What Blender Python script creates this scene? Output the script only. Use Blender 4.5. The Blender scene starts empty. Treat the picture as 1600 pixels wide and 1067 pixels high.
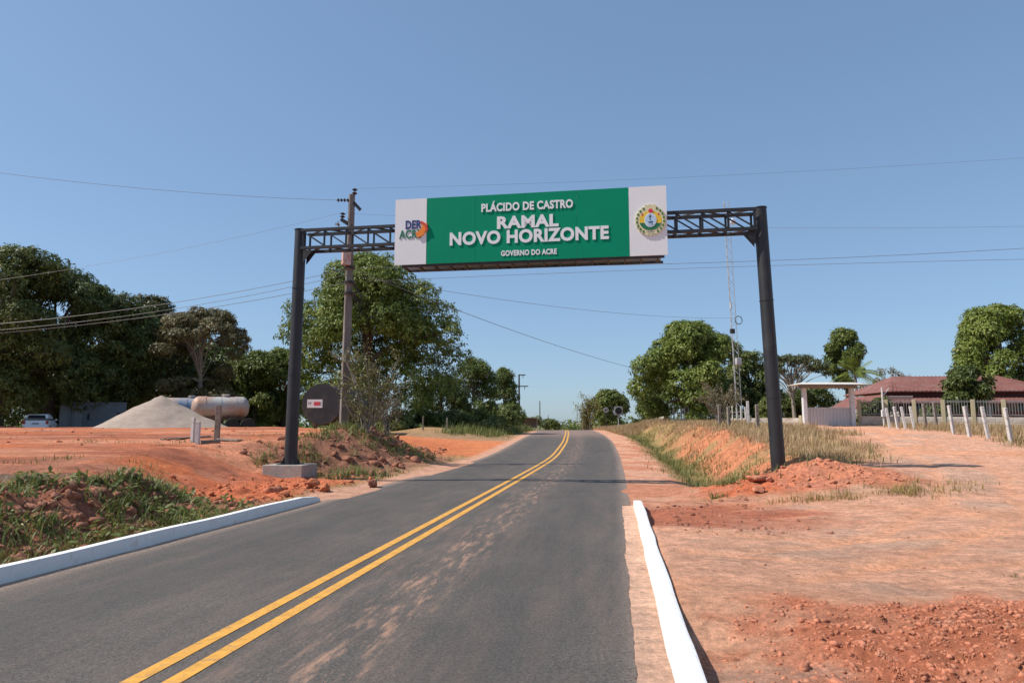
import bpy, math, random
import numpy as np
from mathutils import Vector, Matrix
R = math.radians
SC = bpy.context.scene
COL = SC.collection

# ------------------------------------------------------------------ camera
EYE = 1.65; F = 1067.0; PITCH = math.atan(129.5 / F)
cd = bpy.data.cameras.new('camera'); cam = bpy.data.objects.new('camera', cd); COL.objects.link(cam)
cd.sensor_width = 36.0; cd.lens = 36.0 * F / 1600.0; cd.clip_start = 0.1; cd.clip_end = 6000
cam.location = (0, 0, EYE); cam.rotation_euler = (R(90) + PITCH, 0, 0)
SC.camera = cam

# ------------------------------------------------------------------ sky, sun, exposure
AZ = R(6.5); EL = R(50)                      # direction in which shadows fall, height of the sun
w = bpy.data.worlds.new('World'); SC.world = w; w.use_nodes = True
nt = w.node_tree
sky = nt.nodes.new('ShaderNodeTexSky'); sky.sky_type = 'NISHITA'; sky.sun_disc = False
sky.sun_elevation = EL; sky.sun_rotation = math.atan2(-math.cos(AZ), -math.sin(AZ))
sky.altitude = 400; sky.air_density = 1.0; sky.dust_density = 0.8; sky.ozone_density = 6.0
nt.nodes['Background'].inputs['Strength'].default_value = 0.15
tn = nt.nodes.new('ShaderNodeMixRGB'); tn.blend_type = 'MULTIPLY'; tn.inputs[0].default_value = 1; tn.inputs[2].default_value = (1.2, 1.428, 1.652, 1)
gn = nt.nodes.new('ShaderNodeGamma'); gn.inputs[1].default_value = .55; nt.links.new(sky.outputs[0], gn.inputs[0]); nt.links.new(gn.outputs[0], tn.inputs[1])
nt.links.new(tn.outputs[0], nt.nodes['Background'].inputs[0])
sd = bpy.data.lights.new('sun', 'SUN'); sd.energy = 4.8; sd.angle = R(0.53); sd.color = (1, 0.95, 0.88)
sun = bpy.data.objects.new('sun', sd); COL.objects.link(sun)
sun.rotation_euler = Vector((math.cos(AZ) * math.cos(EL), math.sin(AZ) * math.cos(EL), -math.sin(EL))).to_track_quat('-Z', 'Y').to_euler()
vs = SC.view_settings; vs.view_transform = 'Standard'; vs.look = 'None'; vs.exposure = 0.2; vs.gamma = 1; vs.use_curve_mapping = False
SC.render.engine = 'CYCLES'

# ------------------------------------------------------------------ helpers
def tag(o, label=None, cat=None, group=None, kind=None):
    if label: o['label'] = label
    if cat: o['category'] = cat
    if group: o['group'] = group
    if kind: o['kind'] = kind
    return o
def empty(name, loc=(0, 0, 0), rz=0, label=None, cat=None, group=None):
    o = bpy.data.objects.new(name, None); COL.objects.link(o); o.location = loc; o.rotation_euler = (0, 0, rz)
    o.empty_display_size = 0.3
    return tag(o, label, cat, group)
def link_mesh(name, me, mat=None, parent=None, loc=None, rz=0):
    o = bpy.data.objects.new(name, me); COL.objects.link(o)
    if mat and not me.materials: me.materials.append(mat)
    if parent: o.parent = parent
    if loc is not None: o.location = loc
    o.rotation_euler[2] = rz
    return o
def np_mesh(name, V, Fc, mat=None, smooth=False):
    """V (n,3) and Fc (m,k) arrays -> mesh, k = 3 or 4"""
    V = np.ascontiguousarray(V, np.float32); Fc = np.ascontiguousarray(Fc, np.int32)
    me = bpy.data.meshes.new(name); m, k = Fc.shape
    me.vertices.add(len(V)); me.vertices.foreach_set('co', V.ravel())
    me.loops.add(m * k); me.loops.foreach_set('vertex_index', Fc.ravel())
    me.polygons.add(m); me.polygons.foreach_set('loop_start', np.arange(0, m * k, k, dtype=np.int32))
    if smooth: me.polygons.foreach_set('use_smooth', np.ones(m, bool))
    me.update(calc_edges=True)
    if mat: me.materials.append(mat)
    return me
class MB:
    def __init__(s): s.v = []; s.f = []
    def add(s, vs_, fs):
        n = len(s.v); s.v += [tuple(p) for p in vs_]; s.f += [tuple(i + n for i in f) for f in fs]; return s
    def box(s, c, d, rot=None):
        c = Vector(c); h = Vector(d) / 2; P = []
        for z in (-1, 1):
            for y in (-1, 1):
                for x in (-1, 1):
                    q = Vector((x * h.x, y * h.y, z * h.z)); P.append(c + (rot @ q if rot else q))
        return s.add(P, [(0, 2, 3, 1), (4, 5, 7, 6), (0, 1, 5, 4), (2, 6, 7, 3), (0, 4, 6, 2), (1, 3, 7, 5)])
    def bar(s, a, b, wd, ht):
        a = Vector(a); b = Vector(b); d = b - a
        if d.length < 1e-6: return s
        q = d.to_track_quat('X', 'Z').to_matrix()
        return s.box((a + b) / 2, (d.length, wd, ht), q)
    def tube(s, pts, rad, n=8, caps=True):
        pts = [Vector(p) for p in pts]; rings = []
        if not hasattr(rad, '__len__'): rad = [rad] * len(pts)
        d0 = (pts[1] - pts[0]).normalized(); up = Vector((0, 0, 1)) if abs(d0.z) < .9 else Vector((1, 0, 0))
        a = d0.cross(up).normalized(); base = len(s.v); V = []
        for i, p in enumerate(pts):
            d = (pts[min(i + 1, len(pts) - 1)] - pts[max(i - 1, 0)]).normalized()
            a = (a - d * a.dot(d)).normalized(); b = d.cross(a)
            V += [p + (a * math.cos(t) + b * math.sin(t)) * rad[i] for t in [2 * math.pi * k / n for k in range(n)]]
        fs = [(i * n + k, i * n + (k + 1) % n, (i + 1) * n + (k + 1) % n, (i + 1) * n + k) for i in range(len(pts) - 1) for k in range(n)]
        if caps: fs += [tuple(range(n - 1, -1, -1)), tuple(range((len(pts) - 1) * n, len(pts) * n))]
        return s.add(V, fs)
    def lathe(s, prof, n=24, axis='Z', o=(0, 0, 0)):
        o = Vector(o); V = []
        for r, z in prof:
            for k in range(n):
                t = 2 * math.pi * k / n; x, y = r * math.cos(t), r * math.sin(t)
                V.append(o + Vector({'Z': (x, y, z), 'Y': (x, z, y), 'X': (z, x, y)}[axis]))
        m = len(prof)
        fs = [(i * n + k, i * n + (k + 1) % n, (i + 1) * n + (k + 1) % n, (i + 1) * n + k) for i in range(m - 1) for k in range(n)]
        fs += [tuple(range(n)), tuple(range((m - 1) * n, m * n))]
        return s.add(V, fs)
    def prism(s, poly, y0, y1):
        """polygon in x,z pushed from y0 to y1"""
        n = len(poly)
        V = [(x, y0, z) for x, z in poly] + [(x, y1, z) for x, z in poly]
        return s.add(V, [tuple(range(n)), tuple(range(2 * n - 1, n - 1, -1))] + [(i, i + n, (i + 1) % n + n, (i + 1) % n) for i in range(n)])
    def mesh(s, name, mat=None, smooth=False, bevel=0):
        import bmesh
        me = bpy.data.meshes.new(name); me.from_pydata(s.v, [], s.f)
        bm = bmesh.new(); bm.from_mesh(me); bmesh.ops.recalc_face_normals(bm, faces=bm.faces)
        if bevel: bmesh.ops.bevel(bm, geom=bm.edges[:], offset=bevel, segments=1, affect='EDGES', clamp_overlap=True)
        bm.to_mesh(me); bm.free()
        if smooth:
            for p in me.polygons: p.use_smooth = True
        if mat: me.materials.append(mat)
        return me
    def build(s, name, mat, parent=None, smooth=False, bevel=0, loc=None, rz=0):
        o = link_mesh(name, s.mesh(name, mat, smooth, bevel), None, parent, loc, rz)
        if smooth:
            try:
                md = o.modifiers.new('split', 'EDGE_SPLIT'); md.split_angle = R(38)
            except Exception: pass
        return o

# ---- numpy noise
def _h(i, j, s):
    n = (i * 374761393 + j * 668265263 + s * 982451653) & 0x7fffffff
    n = ((n ^ (n >> 13)) * 1274126177) & 0x7fffffff
    return ((n ^ (n >> 16)) & 0xffff) / 65535.0
def vnoise(x, y, s=0):
    x = np.asarray(x, float); y = np.asarray(y, float)
    i = np.floor(x).astype(np.int64); j = np.floor(y).astype(np.int64); u = x - i; v = y - j
    u = u * u * (3 - 2 * u); v = v * v * (3 - 2 * v)
    return (_h(i, j, s) * (1 - u) + _h(i + 1, j, s) * u) * (1 - v) + (_h(i, j + 1, s) * (1 - u) + _h(i + 1, j + 1, s) * u) * v
def fbm(x, y, s=0, o=4):
    t = 0; a = .5
    for k in range(o): t = t + a * vnoise(x * 2 ** k, y * 2 ** k, s + k); a *= .5
    return t / (1 - .5 ** o)
def sst(a, b, x):
    t = np.clip((x - a) / (b - a), 0, 1); return t * t * (3 - 2 * t)

# ---- materials
MATS = {}
def mat(name, col=(.5, .5, .5), rough=.7, metal=0, var=.12, scale=6, bump=0, bscale=40, spec=.5, dirt=None, dscale=2, dthr=.55, coords='Object'):
    if name in MATS: return MATS[name]
    m = bpy.data.materials.new(name); m.use_nodes = True; MATS[name] = m
    n = m.node_tree.nodes; l = m.node_tree.links; b = n['Principled BSDF']
    b.inputs['Roughness'].default_value = rough; b.inputs['Metallic'].default_value = metal; b.inputs['Specular IOR Level'].default_value = spec
    tc = n.new('ShaderNodeTexCoord')
    nz = n.new('ShaderNodeTexNoise'); nz.inputs['Scale'].default_value = scale; nz.inputs['Detail'].default_value = 6; nz.inputs['Roughness'].default_value = .65
    l.new(tc.outputs[coords], nz.inputs['Vector'])
    r = n.new('ShaderNodeValToRGB'); r.color_ramp.elements[0].position = .3; r.color_ramp.elements[1].position = .7
    r.color_ramp.elements[0].color = (*[c * (1 - var) for c in col], 1); r.color_ramp.elements[1].color = (*[min(1, c * (1 + var)) for c in col], 1)
    l.new(nz.outputs['Fac'], r.inputs['Fac']); out = r.outputs['Color']
    if dirt:
        n2 = n.new('ShaderNodeTexNoise'); n2.inputs['Scale'].default_value = dscale; n2.inputs['Detail'].default_value = 7; n2.inputs['Roughness'].default_value = .7
        l.new(tc.outputs[coords], n2.inputs['Vector'])
        r2 = n.new('ShaderNodeValToRGB'); r2.color_ramp.elements[0].position = dthr - .08; r2.color_ramp.elements[1].position = dthr + .12
        l.new(n2.outputs['Fac'], r2.inputs['Fac'])
        mx = n.new('ShaderNodeMixRGB'); l.new(r2.outputs['Color'], mx.inputs['Fac']); l.new(out, mx.inputs['Color1']); mx.inputs['Color2'].default_value = (*dirt, 1)
        out = mx.outputs['Color']
    l.new(out, b.inputs['Base Color'])
    if bump:
        n3 = n.new('ShaderNodeTexNoise'); n3.inputs['Scale'].default_value = bscale; n3.inputs['Detail'].default_value = 5
        l.new(tc.outputs[coords], n3.inputs['Vector'])
        bp = n.new('ShaderNodeBump'); bp.inputs['Strength'].default_value = bump; bp.inputs['Distance'].default_value = .02
        l.new(n3.outputs['Fac'], bp.inputs['Height']); l.new(bp.outputs['Normal'], b.inputs['Normal'])
    return m
def leaf_mat(name, c0, c1, c2=None, trans=.25, rough=.5, nscale=.35):
    """colour varies from leaf to leaf and in broad patches over the plant"""
    if name in MATS: return MATS[name]
    m = bpy.data.materials.new(name); m.use_nodes = True; MATS[name] = m
    n = m.node_tree.nodes; l = m.node_tree.links; b = n['Principled BSDF']
    g = n.new('ShaderNodeNewGeometry'); tc = n.new('ShaderNodeTexCoord')
    nz = n.new('ShaderNodeTexNoise'); nz.inputs['Scale'].default_value = nscale; nz.inputs['Detail'].default_value = 3
    l.new(tc.outputs['Object'], nz.inputs['Vector'])
    ad = n.new('ShaderNodeMath'); ad.operation = 'MULTIPLY_ADD'; l.new(g.outputs['Random Per Island'], ad.inputs[0]); ad.inputs[1].default_value = .55
    ms = n.new('ShaderNodeMath'); ms.operation = 'MULTIPLY_ADD'; l.new(nz.outputs['Fac'], ms.inputs[0]); ms.inputs[1].default_value = 1.3; ms.inputs[2].default_value = -.42
    l.new(ms.outputs[0], ad.inputs[2])
    r = n.new('ShaderNodeValToRGB'); e = r.color_ramp.elements; e[0].color = (*c0, 1); e[1].color = (*c1, 1); e[1].position = .75
    if c2: x = e.new(.97); x.color = (*c2, 1)
    l.new(ad.outputs[0], r.inputs['Fac']); l.new(r.outputs['Color'], b.inputs['Base Color'])
    b.inputs['Roughness'].default_value = rough; b.inputs['Specular IOR Level'].default_value = .3
    t = n.new('ShaderNodeBsdfTranslucent'); l.new(r.outputs['Color'], t.inputs['Color'])
    mx = n.new('ShaderNodeMixShader'); mx.inputs[0].default_value = trans
    l.new(b.outputs[0], mx.inputs[1]); l.new(t.outputs[0], mx.inputs[2]); l.new(mx.outputs[0], n['Material Output'].inputs['Surface'])
    return m

# ------------------------------------------------------------------ the lie of the land
YC = [-60, 4.6, 22, 34.5, 47, 62, 84, 120, 300, 3000]
XC = [-12.0, -2.32, .28, 2.1, 3.6, 4.95, 6.7, 8.9, 16, 60]
_ys = np.concatenate([np.arange(-60, 140, .5), np.geomspace(140, 3000, 120)])
_xs = np.interp(_ys, YC, XC)
_k = np.hanning(25); _k /= _k.sum(); _n = 400
_sm = np.convolve(np.pad(_xs[:_n], 12, mode='reflect', reflect_type='odd'), _k, 'valid'); _xs[:_n] = _sm
def xc(y): return np.interp(y, _ys, _xs)
_zs = np.interp(_ys, [-60, 0, 31, 37, 47, 60, 72, 84, 96, 115, 160, 300, 3000], [0, 0, .0, .10, .45, .72, .84, .90, .88, .6, -.6, -3, -3])
_zs[:_n] = np.convolve(np.pad(_zs[:_n], 12, mode='edge'), _k, 'valid')
def zr(y): return np.interp(y, _ys, _zs)
HW = 3.32
def seg_d(x, y, pts):
    d = np.full(x.shape, 1e9)
    for (x0, y0), (x1, y1) in zip(pts[:-1], pts[1:]):
        dx, dy = x1 - x0, y1 - y0; t = np.clip(((x - x0) * dx + (y - y0) * dy) / (dx * dx + dy * dy), 0, 1)
        d = np.minimum(d, np.hypot(x - x0 - t * dx, y - y0 - t * dy))
    return d
RUTS = [[(2.9, 7.2), (5.0, 8.6), (8.6, 11.6), (12.6, 18), (16.8, 29), (18.5, 41)], [(3.0, 5.8 + 3), (5.4, 10.2), (8.0, 13.0), (11.3, 18.6), (15.4, 29.5), (17.2, 41)], [(2.2, 8.6), (5.0, 8.0), (8.5, 8.4), (14, 9.6)], [(2.2, 10.4), (5.0, 9.7), (8.5, 10.2), (14, 11.8)]]
def terrain_e(e, y):
    e = np.asarray(e, float); y = np.asarray(y, float); x = xc(y) + e; z0 = zr(y)
    far = sst(110, 260, y)
    # left side: spoil ridge and yard
    lot = np.interp(y, [-20, 5, 11, 18, 27, 36, 41, 47, 54, 70, 110, 250, 3000], [.40, .48, .66, .90, 1.18, 1.42, 1.5, 1.15, .92, .95, 1.1, -1.5, -3])
    lot = lot - .25 * sst(20, 60, -x) * sst(60, 40, y)
    a = np.interp(y, [0, 12, 15, 20, 24, 31, 35, 49, 53, 70], [3.75, 3.8, 5.4, 6.2, 4.6, 4.6, 3.8, 3.8, 4.6, 4.4])
    b = np.interp(y, [0, 12, 15, 20, 24, 31, 35, 49, 53, 70], [5.6, 5.9, 9.0, 10.5, 7.6, 8.0, 17, 17, 8.0, 6.5])
    tl = np.clip((-e - a) / (b - a), 0, 1); wl = tl * tl * (3 - 2 * tl)
    zl = z0 + (lot - z0) * wl
    zl = zl + .12 * np.exp(-((-e - 5.2) / .7) ** 2) * sst(14, 11.5, y) * (.4 + 1.2 * fbm(x * .9, y * .9, 5, 2))      # windrow by the kerb
    zl = zl + .42 * np.exp(-((x + 5.4) / 2.0) ** 2 - ((y - 27.3) / 3.0) ** 2)                                       # bank round the utility pole
    zl = zl + .5 * np.exp(-((x + 7.0) / 2.6) ** 2 - ((y - 59) / 4.0) ** 2)
    zl = zl + .35 * np.exp(-((x + 9.2) / 2.2) ** 2 - ((y - 35.5) / 1.4) ** 2)                                       # heaps before the tank
    zl = zl + .10 * np.exp(-((x + 5.2) / 1.2) ** 2 - ((y - 17.0) / 1.2) ** 2) + .13 * np.exp(-((x + 6.5) / 1.6) ** 2 - ((y - 19.6) / 1.1) ** 2)
    # right side: apron, ditch, cut bank, field
    fld = np.interp(y, [-20, 4, 9, 14, 18, 26, 35, 42, 60, 84, 120, 250, 3000], [.02, .04, .10, .22, .50, 1.0, 1.38, 1.58, 1.75, 1.35, .9, -1.5, -3])
    a = np.interp(y, [0, 13, 16, 20, 50, 66, 80], [4.0, 4.2, 5.2, 6.5, 6.5, 5.2, 4.6])
    b = np.interp(y, [0, 13, 16, 20, 50, 66, 80], [9, 9, 8.4, 8.4, 8.6, 8.0, 9.0])
    wob = .5 * (fbm(y * .35, y * 0 + 3, 9, 3) - .5)
    tr = np.clip((e + wob * sst(16, 20, y) - a) / (b - a), 0, 1); wr = tr * tr * (3 - 2 * tr)
    z2 = z0 + (fld - z0) * wr
    z2 = z2 - .36 * np.exp(-((e - 6.0) / .75) ** 2) * sst(15.8, 18.5, y) * sst(70, 45, y)
    z2 = z2 + .27 * np.exp(-((x - 7.0) / 2.2) ** 2 - ((y - 17.1) / 1.2) ** 2) + .20 * np.exp(-((x - 5.4) / .9) ** 2 - ((y - 16.2) / .9) ** 2)
    z2 = z2 + .17 * np.exp(-((x - 4.1) / 1.5) ** 2 - ((y - 5.1) / .8) ** 2) + .06 * np.exp(-((x - 1.75) / .35) ** 2 - ((y - 4.4) / .3) ** 2)
    z2 = z2 + .115 * sst(3.45, 3.55, e) * sst(6.2, 3.7, e) * sst(5.0, 6.4, y) * sst(11.8, 10.4, y)
    z2 = z2 - .05 * np.exp(-((e - 3.75) / .25) ** 2) * (sst(6, 4.8, y) + sst(11.6, 12.6, y) * sst(15, 14.4, y))
    z = np.where(e < 0, zl, z2)
    # roughness of the earth
    off = sst(HW + .25, HW + 1.4, np.abs(e))
    rough = np.where(e < 0, .11 * sst(4.0, 4.8, -e) * sst(40, 14, y) * sst(11.5, 6.5, -e) + .05, .03 + .16 * np.exp(-((x - 7.2) / 2.4) ** 2 - ((y - 17) / 1.7) ** 2) + .05 * sst(6.5, 8, e) * sst(17, 22, y))
    z = z + off * rough * (fbm(x * 1.7, y * 1.7, 21, 5) - .5) * 1.6 * (1 - far)
    lump = lambda f, sd: 1 - np.abs(2 * fbm(x * f, y * f, sd, 2) - 1) * 2
    lz = np.where(e < 0, sst(3.9, 4.6, -e) * sst(6.6, 5.2, -e) * sst(15, 12.5, y) + .8 * sst(13, 14.5, y) * sst(22, 18, y) * sst(3.9, 4.5, -e) * sst(7.8, 5.5, -e) + .9 * sst(20, 23, y) * sst(39, 34, y) * sst(4.0, 4.7, -e) * sst(10, 7, -e), .8 * np.exp(-((x - 6.8) / 2.5) ** 4 - ((y - 16.6) / 1.5) ** 4))
    z = z + lz * (.055 * lump(2.6, 141) + .06 * lump(5.0, 143) + .05 * (fbm(x * 11, y * 11, 145, 2) - .5))
    z = z + sst(6.4, 7.0, e) * sst(9.4, 8.4, e) * sst(17, 19, y) * sst(60, 45, y) * (.26 * (fbm(x * 1.1, y * .9, 151, 4) - .5) + .07 * lump(2.6, 153))
    pile = np.exp(-(((x - 3.95) / 2.2) ** 4 + ((y - 5.0) / 1.3) ** 4))
    z = z + pile * (.16 * (fbm(x * 2.5, y * 2.5, 31, 4) - .4) + .055 * lump(5.0, 33) + .06 * (fbm(x * 14, y * 14, 35, 2) - .5))
    for pts in RUTS: z = z - .028 * np.exp(-(seg_d(x, y, pts) / .13) ** 2) * (e > 3.7)
    z = z - .10 * sst(HW - .32, HW - .46, np.abs(e))              # the road sheet lies over this
    return z
def terrain(x, y): return terrain_e(np.asarray(x, float) - xc(y), y)
def X(u, y): return (u - 800) / F * y * 1.0073
def TG(u, y, dz=0): x = X(u, y); return Vector((x, y, float(terrain(x, y)) + dz))
def P(u, v, y):
    t = (533.5 - v) / F; c, s = math.cos(PITCH), math.sin(PITCH); k = y / (c - t * s)
    return Vector(((u - 800) / F * k, y, EYE + (s + t * c) * k))

# ground sheet: rows follow the road so that its edges stay clean
def grow(a, b, st, r):
    o = [a]
    while o[-1] < b: o.append(o[-1] + st); st *= r
    return o
ei = np.arange(0, 9.01, .07); eo = np.array(grow(9.07, 1600, .075, 1.042))
er = np.concatenate([ei, eo]); eg = np.concatenate([-er[:0:-1], er])
yg = np.concatenate([np.linspace(-40, 2, 12), np.arange(3, 12, .055), np.arange(12, 22, .085), np.arange(22, 40, .16), np.arange(40, 75, .35), np.arange(75, 130, .9), np.array(grow(131, 3000, 2, 1.14))])
E, Y = np.meshgrid(eg, yg); Z = terrain_e(E, Y); XX = xc(Y) + E
ny, nx = E.shape; idx = np.arange(ny * nx).reshape(ny, nx)
Fq = np.stack([idx[:-1, :-1], idx[:-1, 1:], idx[1:, 1:], idx[1:, :-1]], -1).reshape(-1, 4)

DRIVE = [(3.5, 9.0), (9.0, 13.5), (13.5, 20), (17.5, 30), (19.2, 41)]
def zone_masks(x, y, e):
    n1 = fbm(x * .8, y * .8, 41, 4); n2 = fbm(x * 3.1, y * 3.1, 47, 4)
    drive = sst(3.4, 2.0, seg_d(x, y, DRIVE) + (n1 - .5) * 2.2) * (e > 3)
    apron = (e > 3) * sst(15.8, 14.2, y + (n1 - .5) * 2)
    shoulder = np.where(e > 0, sst(5.1, 4.6, e + (n2 - .5) * .8), sst(4.3, 3.8, -e + (n2 - .5) * .5))
    mound = np.exp(-(((x - 6.8) / 2.7) ** 4 + ((y - 16.6) / 1.6) ** 4)); mound = sst(.25, .6, mound + (n2 - .5) * .5)
    pile = np.exp(-(((x - 4.0) / 2.1) ** 2 + ((y - 4.95) / 1.2) ** 2)); pile = sst(.25, .7, pile * 1.7 + (fbm(x * 1.6, y * 1.6, 55, 4) - .5) * 1.1)
    cut = (e > 0) * sst(6.3, 6.8, e) * sst(9.0, 8.2, e) * sst(16, 18, y) * sst(50, 34, y) * sst(.36, .52, fbm(x * .55, y * .45, 77, 4))
    lotm = (e < 0) * sst(46, 40, y) * sst(4.4, 6.5, -e)
    burnt = np.exp(-((x + 9.0) / 2.4) ** 4 - ((y - 11.9) / 1.3) ** 4); burnt = sst(.45, .85, burnt + (n1 - .5) * 1.4 + (n2 - .5) * .9)
    return n1, n2, drive, apron, shoulder, mound, pile, cut, lotm, burnt
def ground_colour(x, y, e):
    n1, n2, drive, apron, shoulder, mound, pile, cut, lotm, burnt = zone_masks(x, y, e)
    n3 = fbm(x * .23, y * .5, 53, 4)
    c = np.zeros(x.shape + (3,))
    def L(m, col, k=0):
        m = np.clip(m, 0, 1)[..., None]; c[:] = c * (1 - m) + np.array(col) * m
    L(np.ones(x.shape), (.30, .215, .105)); L(sst(.45, .65, n1), (.36, .21, .12)); L(sst(.52, .62, n2) * .6, (.20, .17, .07))
    L((e > 0) * np.exp(-((e - 6.0) / .9) ** 2) * sst(16, 18, y) * sst(80, 60, y) * .8, (.20, .17, .07))
    L(cut, (.45, .195, .105)); L(cut * sst(.48, .62, n2) * .6, (.34, .16, .09))
    # yard
    L(lotm, (.45, .185, .10)); L(lotm * sst(.42, .62, n3) * .8, (.50, .165, .062)); L(lotm * sst(.50, .66, n1) * .75, (.36, .20, .135)); L(lotm * sst(.47, .58, fbm(x * .16, y * 1.1, 161, 5)) * .85, (.29, .12, .075)); L(lotm * sst(.54, .66, fbm(x * .14 + 9, y * .9, 163, 5)) * .7, (.56, .30, .19)); L(lotm * sst(17, 14, y) * .5, (.40, .21, .14))
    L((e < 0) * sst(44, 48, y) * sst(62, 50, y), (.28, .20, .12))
    L((e < 0) * sst(33, 36, y + n1) * sst(51, 47, y + n1) * sst(16, 12, -e), (.50, .19, .085))
    L((e < 0) * sst(15, 12.5, y) * sst(3.7, 4.3, -e) * sst(6.6, 5.2, -e + (n1 - .5) * 2), (.29, .135, .088))
    L((e < 0) * sst(15, 12.5, y) * sst(3.7, 4.3, -e) * sst(6.4, 5.2, -e) * sst(.5, .65, n2) * .7, (.42, .19, .115))
    L((e < 0) * sst(20.5, 22, y) * sst(33.5, 31, y) * sst(3.9, 4.6, -e) * sst(9.5, 7, -e), (.27, .15, .10))
    L((e < 0) * sst(13.5, 14.5, y) * sst(21, 19, y) * sst(4, 4.6, -e) * sst(8, 6, -e), (.50, .17, .085))
    L(burnt * .85, (.125, .10, .088)); L(burnt * sst(.5, .6, n2) * .6, (.20, .16, .13))
    # right-hand side
    L(apron, (.54, .285, .18)); L(apron * sst(.42, .6, n3), (.58, .345, .235)); L(apron * sst(.52, .66, n2) * .7, (.50, .21, .12)); L(apron * sst(.60, .70, fbm(x * .6, y * 1.5, 91, 5)) * .6, (.36, .27, .22))
    L(drive, (.53, .32, .225)); L(drive * sst(.5, .66, n1) * .6, (.40, .30, .235)); L(drive * sst(.55, .7, n3) * .6, (.58, .30, .17))
    for pts in RUTS: L(np.exp(-(seg_d(x, y, pts) / .16) ** 2) * sst(.35, .6, n1 + .15) * .55 * (e > 3.6), (.62, .33, .20))
    L((e > 3.5) * sst(10.2, 11.6, y + (n1 - .5) * 2.5 + (n2 - .5)) * sst(15.6, 14.2, y + (n1 - .5) * 2) * sst(7.4, 5.0, e + (n1 - .5) * 4 + (n2 - .5)), (.36, .14, .085))
    L(mound, (.52, .225, .135)); L(mound * np.exp(-((x - 5.3) / 1.1) ** 2), (.46, .135, .062)); L(mound * sst(.52, .66, n2) * .5, (.40, .20, .14))
    L(pile, (.45, .175, .10)); L(pile * sst(.55, .68, n2) * .6, (.52, .26, .17))
    L(np.exp(-((x - 2.75) / .6) ** 2 - ((y - 8.2 - .12 * (x - 2.7)) / .10) ** 2) * sst(.4, .6, n2) * .8, (.14, .11, .095))
    L(shoulder * sst(13.8, 14.6, y) * (e > 0), (.50, .30, .21)); L(shoulder * sst(13.8, 14.6, y) * (e > 0) * sst(.48, .62, n1) * .7, (.42, .175, .10))
    L((e > 0) * sst(3.42, 3.36, e) * sst(14.6, 14.2, y), (.60, .42, .32))
    L(shoulder * (e < 0) * sst(13.5, 14.5, y), (.47, .29, .21))
    L((e < 0) * sst(3.46, 3.40, -e) * sst(14.8, 14.4, y), (.50, .41, .34))
    L(sst(120, 200, y), (.12, .14, .06))
    return c * np.array([1.06, .92, .835]) * (1 - lotm[..., None] * np.array([.10, .16, .17]))
GC = ground_colour(XX, Y, E)
def ground_material():
    m = bpy.data.materials.new('earth'); m.use_nodes = True; n = m.node_tree.nodes; l = m.node_tree.links; b = n['Principled BSDF']
    b.inputs['Roughness'].default_value = .95; b.inputs['Specular IOR Level'].default_value = .15
    at = n.new('ShaderNodeAttribute'); at.attribute_name = 'soil'; tc = n.new('ShaderNodeTexCoord')
    def noise(s, d=6, r=.65):
        q = n.new('ShaderNodeTexNoise'); q.inputs['Scale'].default_value = s; q.inputs['Detail'].default_value = d; q.inputs['Roughness'].default_value = r
        l.new(tc.outputs['Object'], q.inputs['Vector']); return q
    n1 = noise(1.3, 9, .7); n2 = noise(22, 6, .75)
    def scale(inp, nz, lo, hi):
        r = n.new('ShaderNodeMapRange'); r.inputs[1].default_value = .3; r.inputs[2].default_value = .7; r.inputs[3].default_value = lo; r.inputs[4].default_value = hi
        l.new(nz.outputs['Fac'], r.inputs[0]); q = n.new('ShaderNodeVectorMath'); q.operation = 'SCALE'
        l.new(inp, q.inputs[0]); l.new(r.outputs[0], q.inputs['Scale']); return q.outputs[0]
    n4 = noise(95, 3, .7); st_ = n.new('ShaderNodeMapping'); st_.inputs['Scale'].default_value = (1, 5, 3); l.new(tc.outputs['Object'], st_.inputs['Vector']); n5 = noise(1.6, 8, .75); l.new(st_.outputs[0], n5.inputs['Vector'])
    o = scale(at.outputs['Color'], n1, .86, 1.20); o = scale(o, n2, .80, 1.26); o = scale(o, n4, .74, 1.34); o = scale(o, n5, .80, 1.24); n6 = noise(3.4, 10, .8); o = scale(o, n6, .70, 1.30); n7 = noise(10, 5, .8); o = scale(o, n7, .74, 1.26)
    v2 = n.new('ShaderNodeTexVoronoi'); v2.inputs['Scale'].default_value = 3.3; l.new(tc.outputs['Object'], v2.inputs['Vector']); m2 = n.new('ShaderNodeMapRange'); m2.inputs[1].default_value = .05; m2.inputs[2].default_value = .13; m2.inputs[3].default_value = .55; m2.inputs[4].default_value = 1
    l.new(v2.outputs['Distance'], m2.inputs[0]); q2 = n.new('ShaderNodeVectorMath'); q2.operation = 'SCALE'; l.new(o, q2.inputs[0]); l.new(m2.outputs[0], q2.inputs['Scale']); o = q2.outputs[0]
    vo = n.new('ShaderNodeTexVoronoi'); vo.inputs['Scale'].default_value = 9; l.new(tc.outputs['Object'], vo.inputs['Vector'])
    mr = n.new('ShaderNodeMapRange'); mr.inputs[1].default_value = .04; mr.inputs[2].default_value = .12; mr.inputs[3].default_value = .75; mr.inputs[4].default_value = 1
    l.new(vo.outputs['Distance'], mr.inputs[0]); q = n.new('ShaderNodeVectorMath'); q.operation = 'SCALE'; l.new(o, q.inputs[0]); l.new(mr.outputs[0], q.inputs['Scale'])
    l.new(q.outputs[0], b.inputs['Base Color'])
    n3 = noise(9, 12, .82); bp = n.new('ShaderNodeBump'); bp.inputs['Strength'].default_value = .9; bp.inputs['Distance'].default_value = .07
    l.new(n3.outputs['Fac'], bp.inputs['Height']); l.new(bp.outputs['Normal'], b.inputs['Normal'])
    return m
gm = np_mesh('ground', np.stack([XX, Y, Z], -1).reshape(-1, 3), Fq, ground_material(), True)
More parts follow.
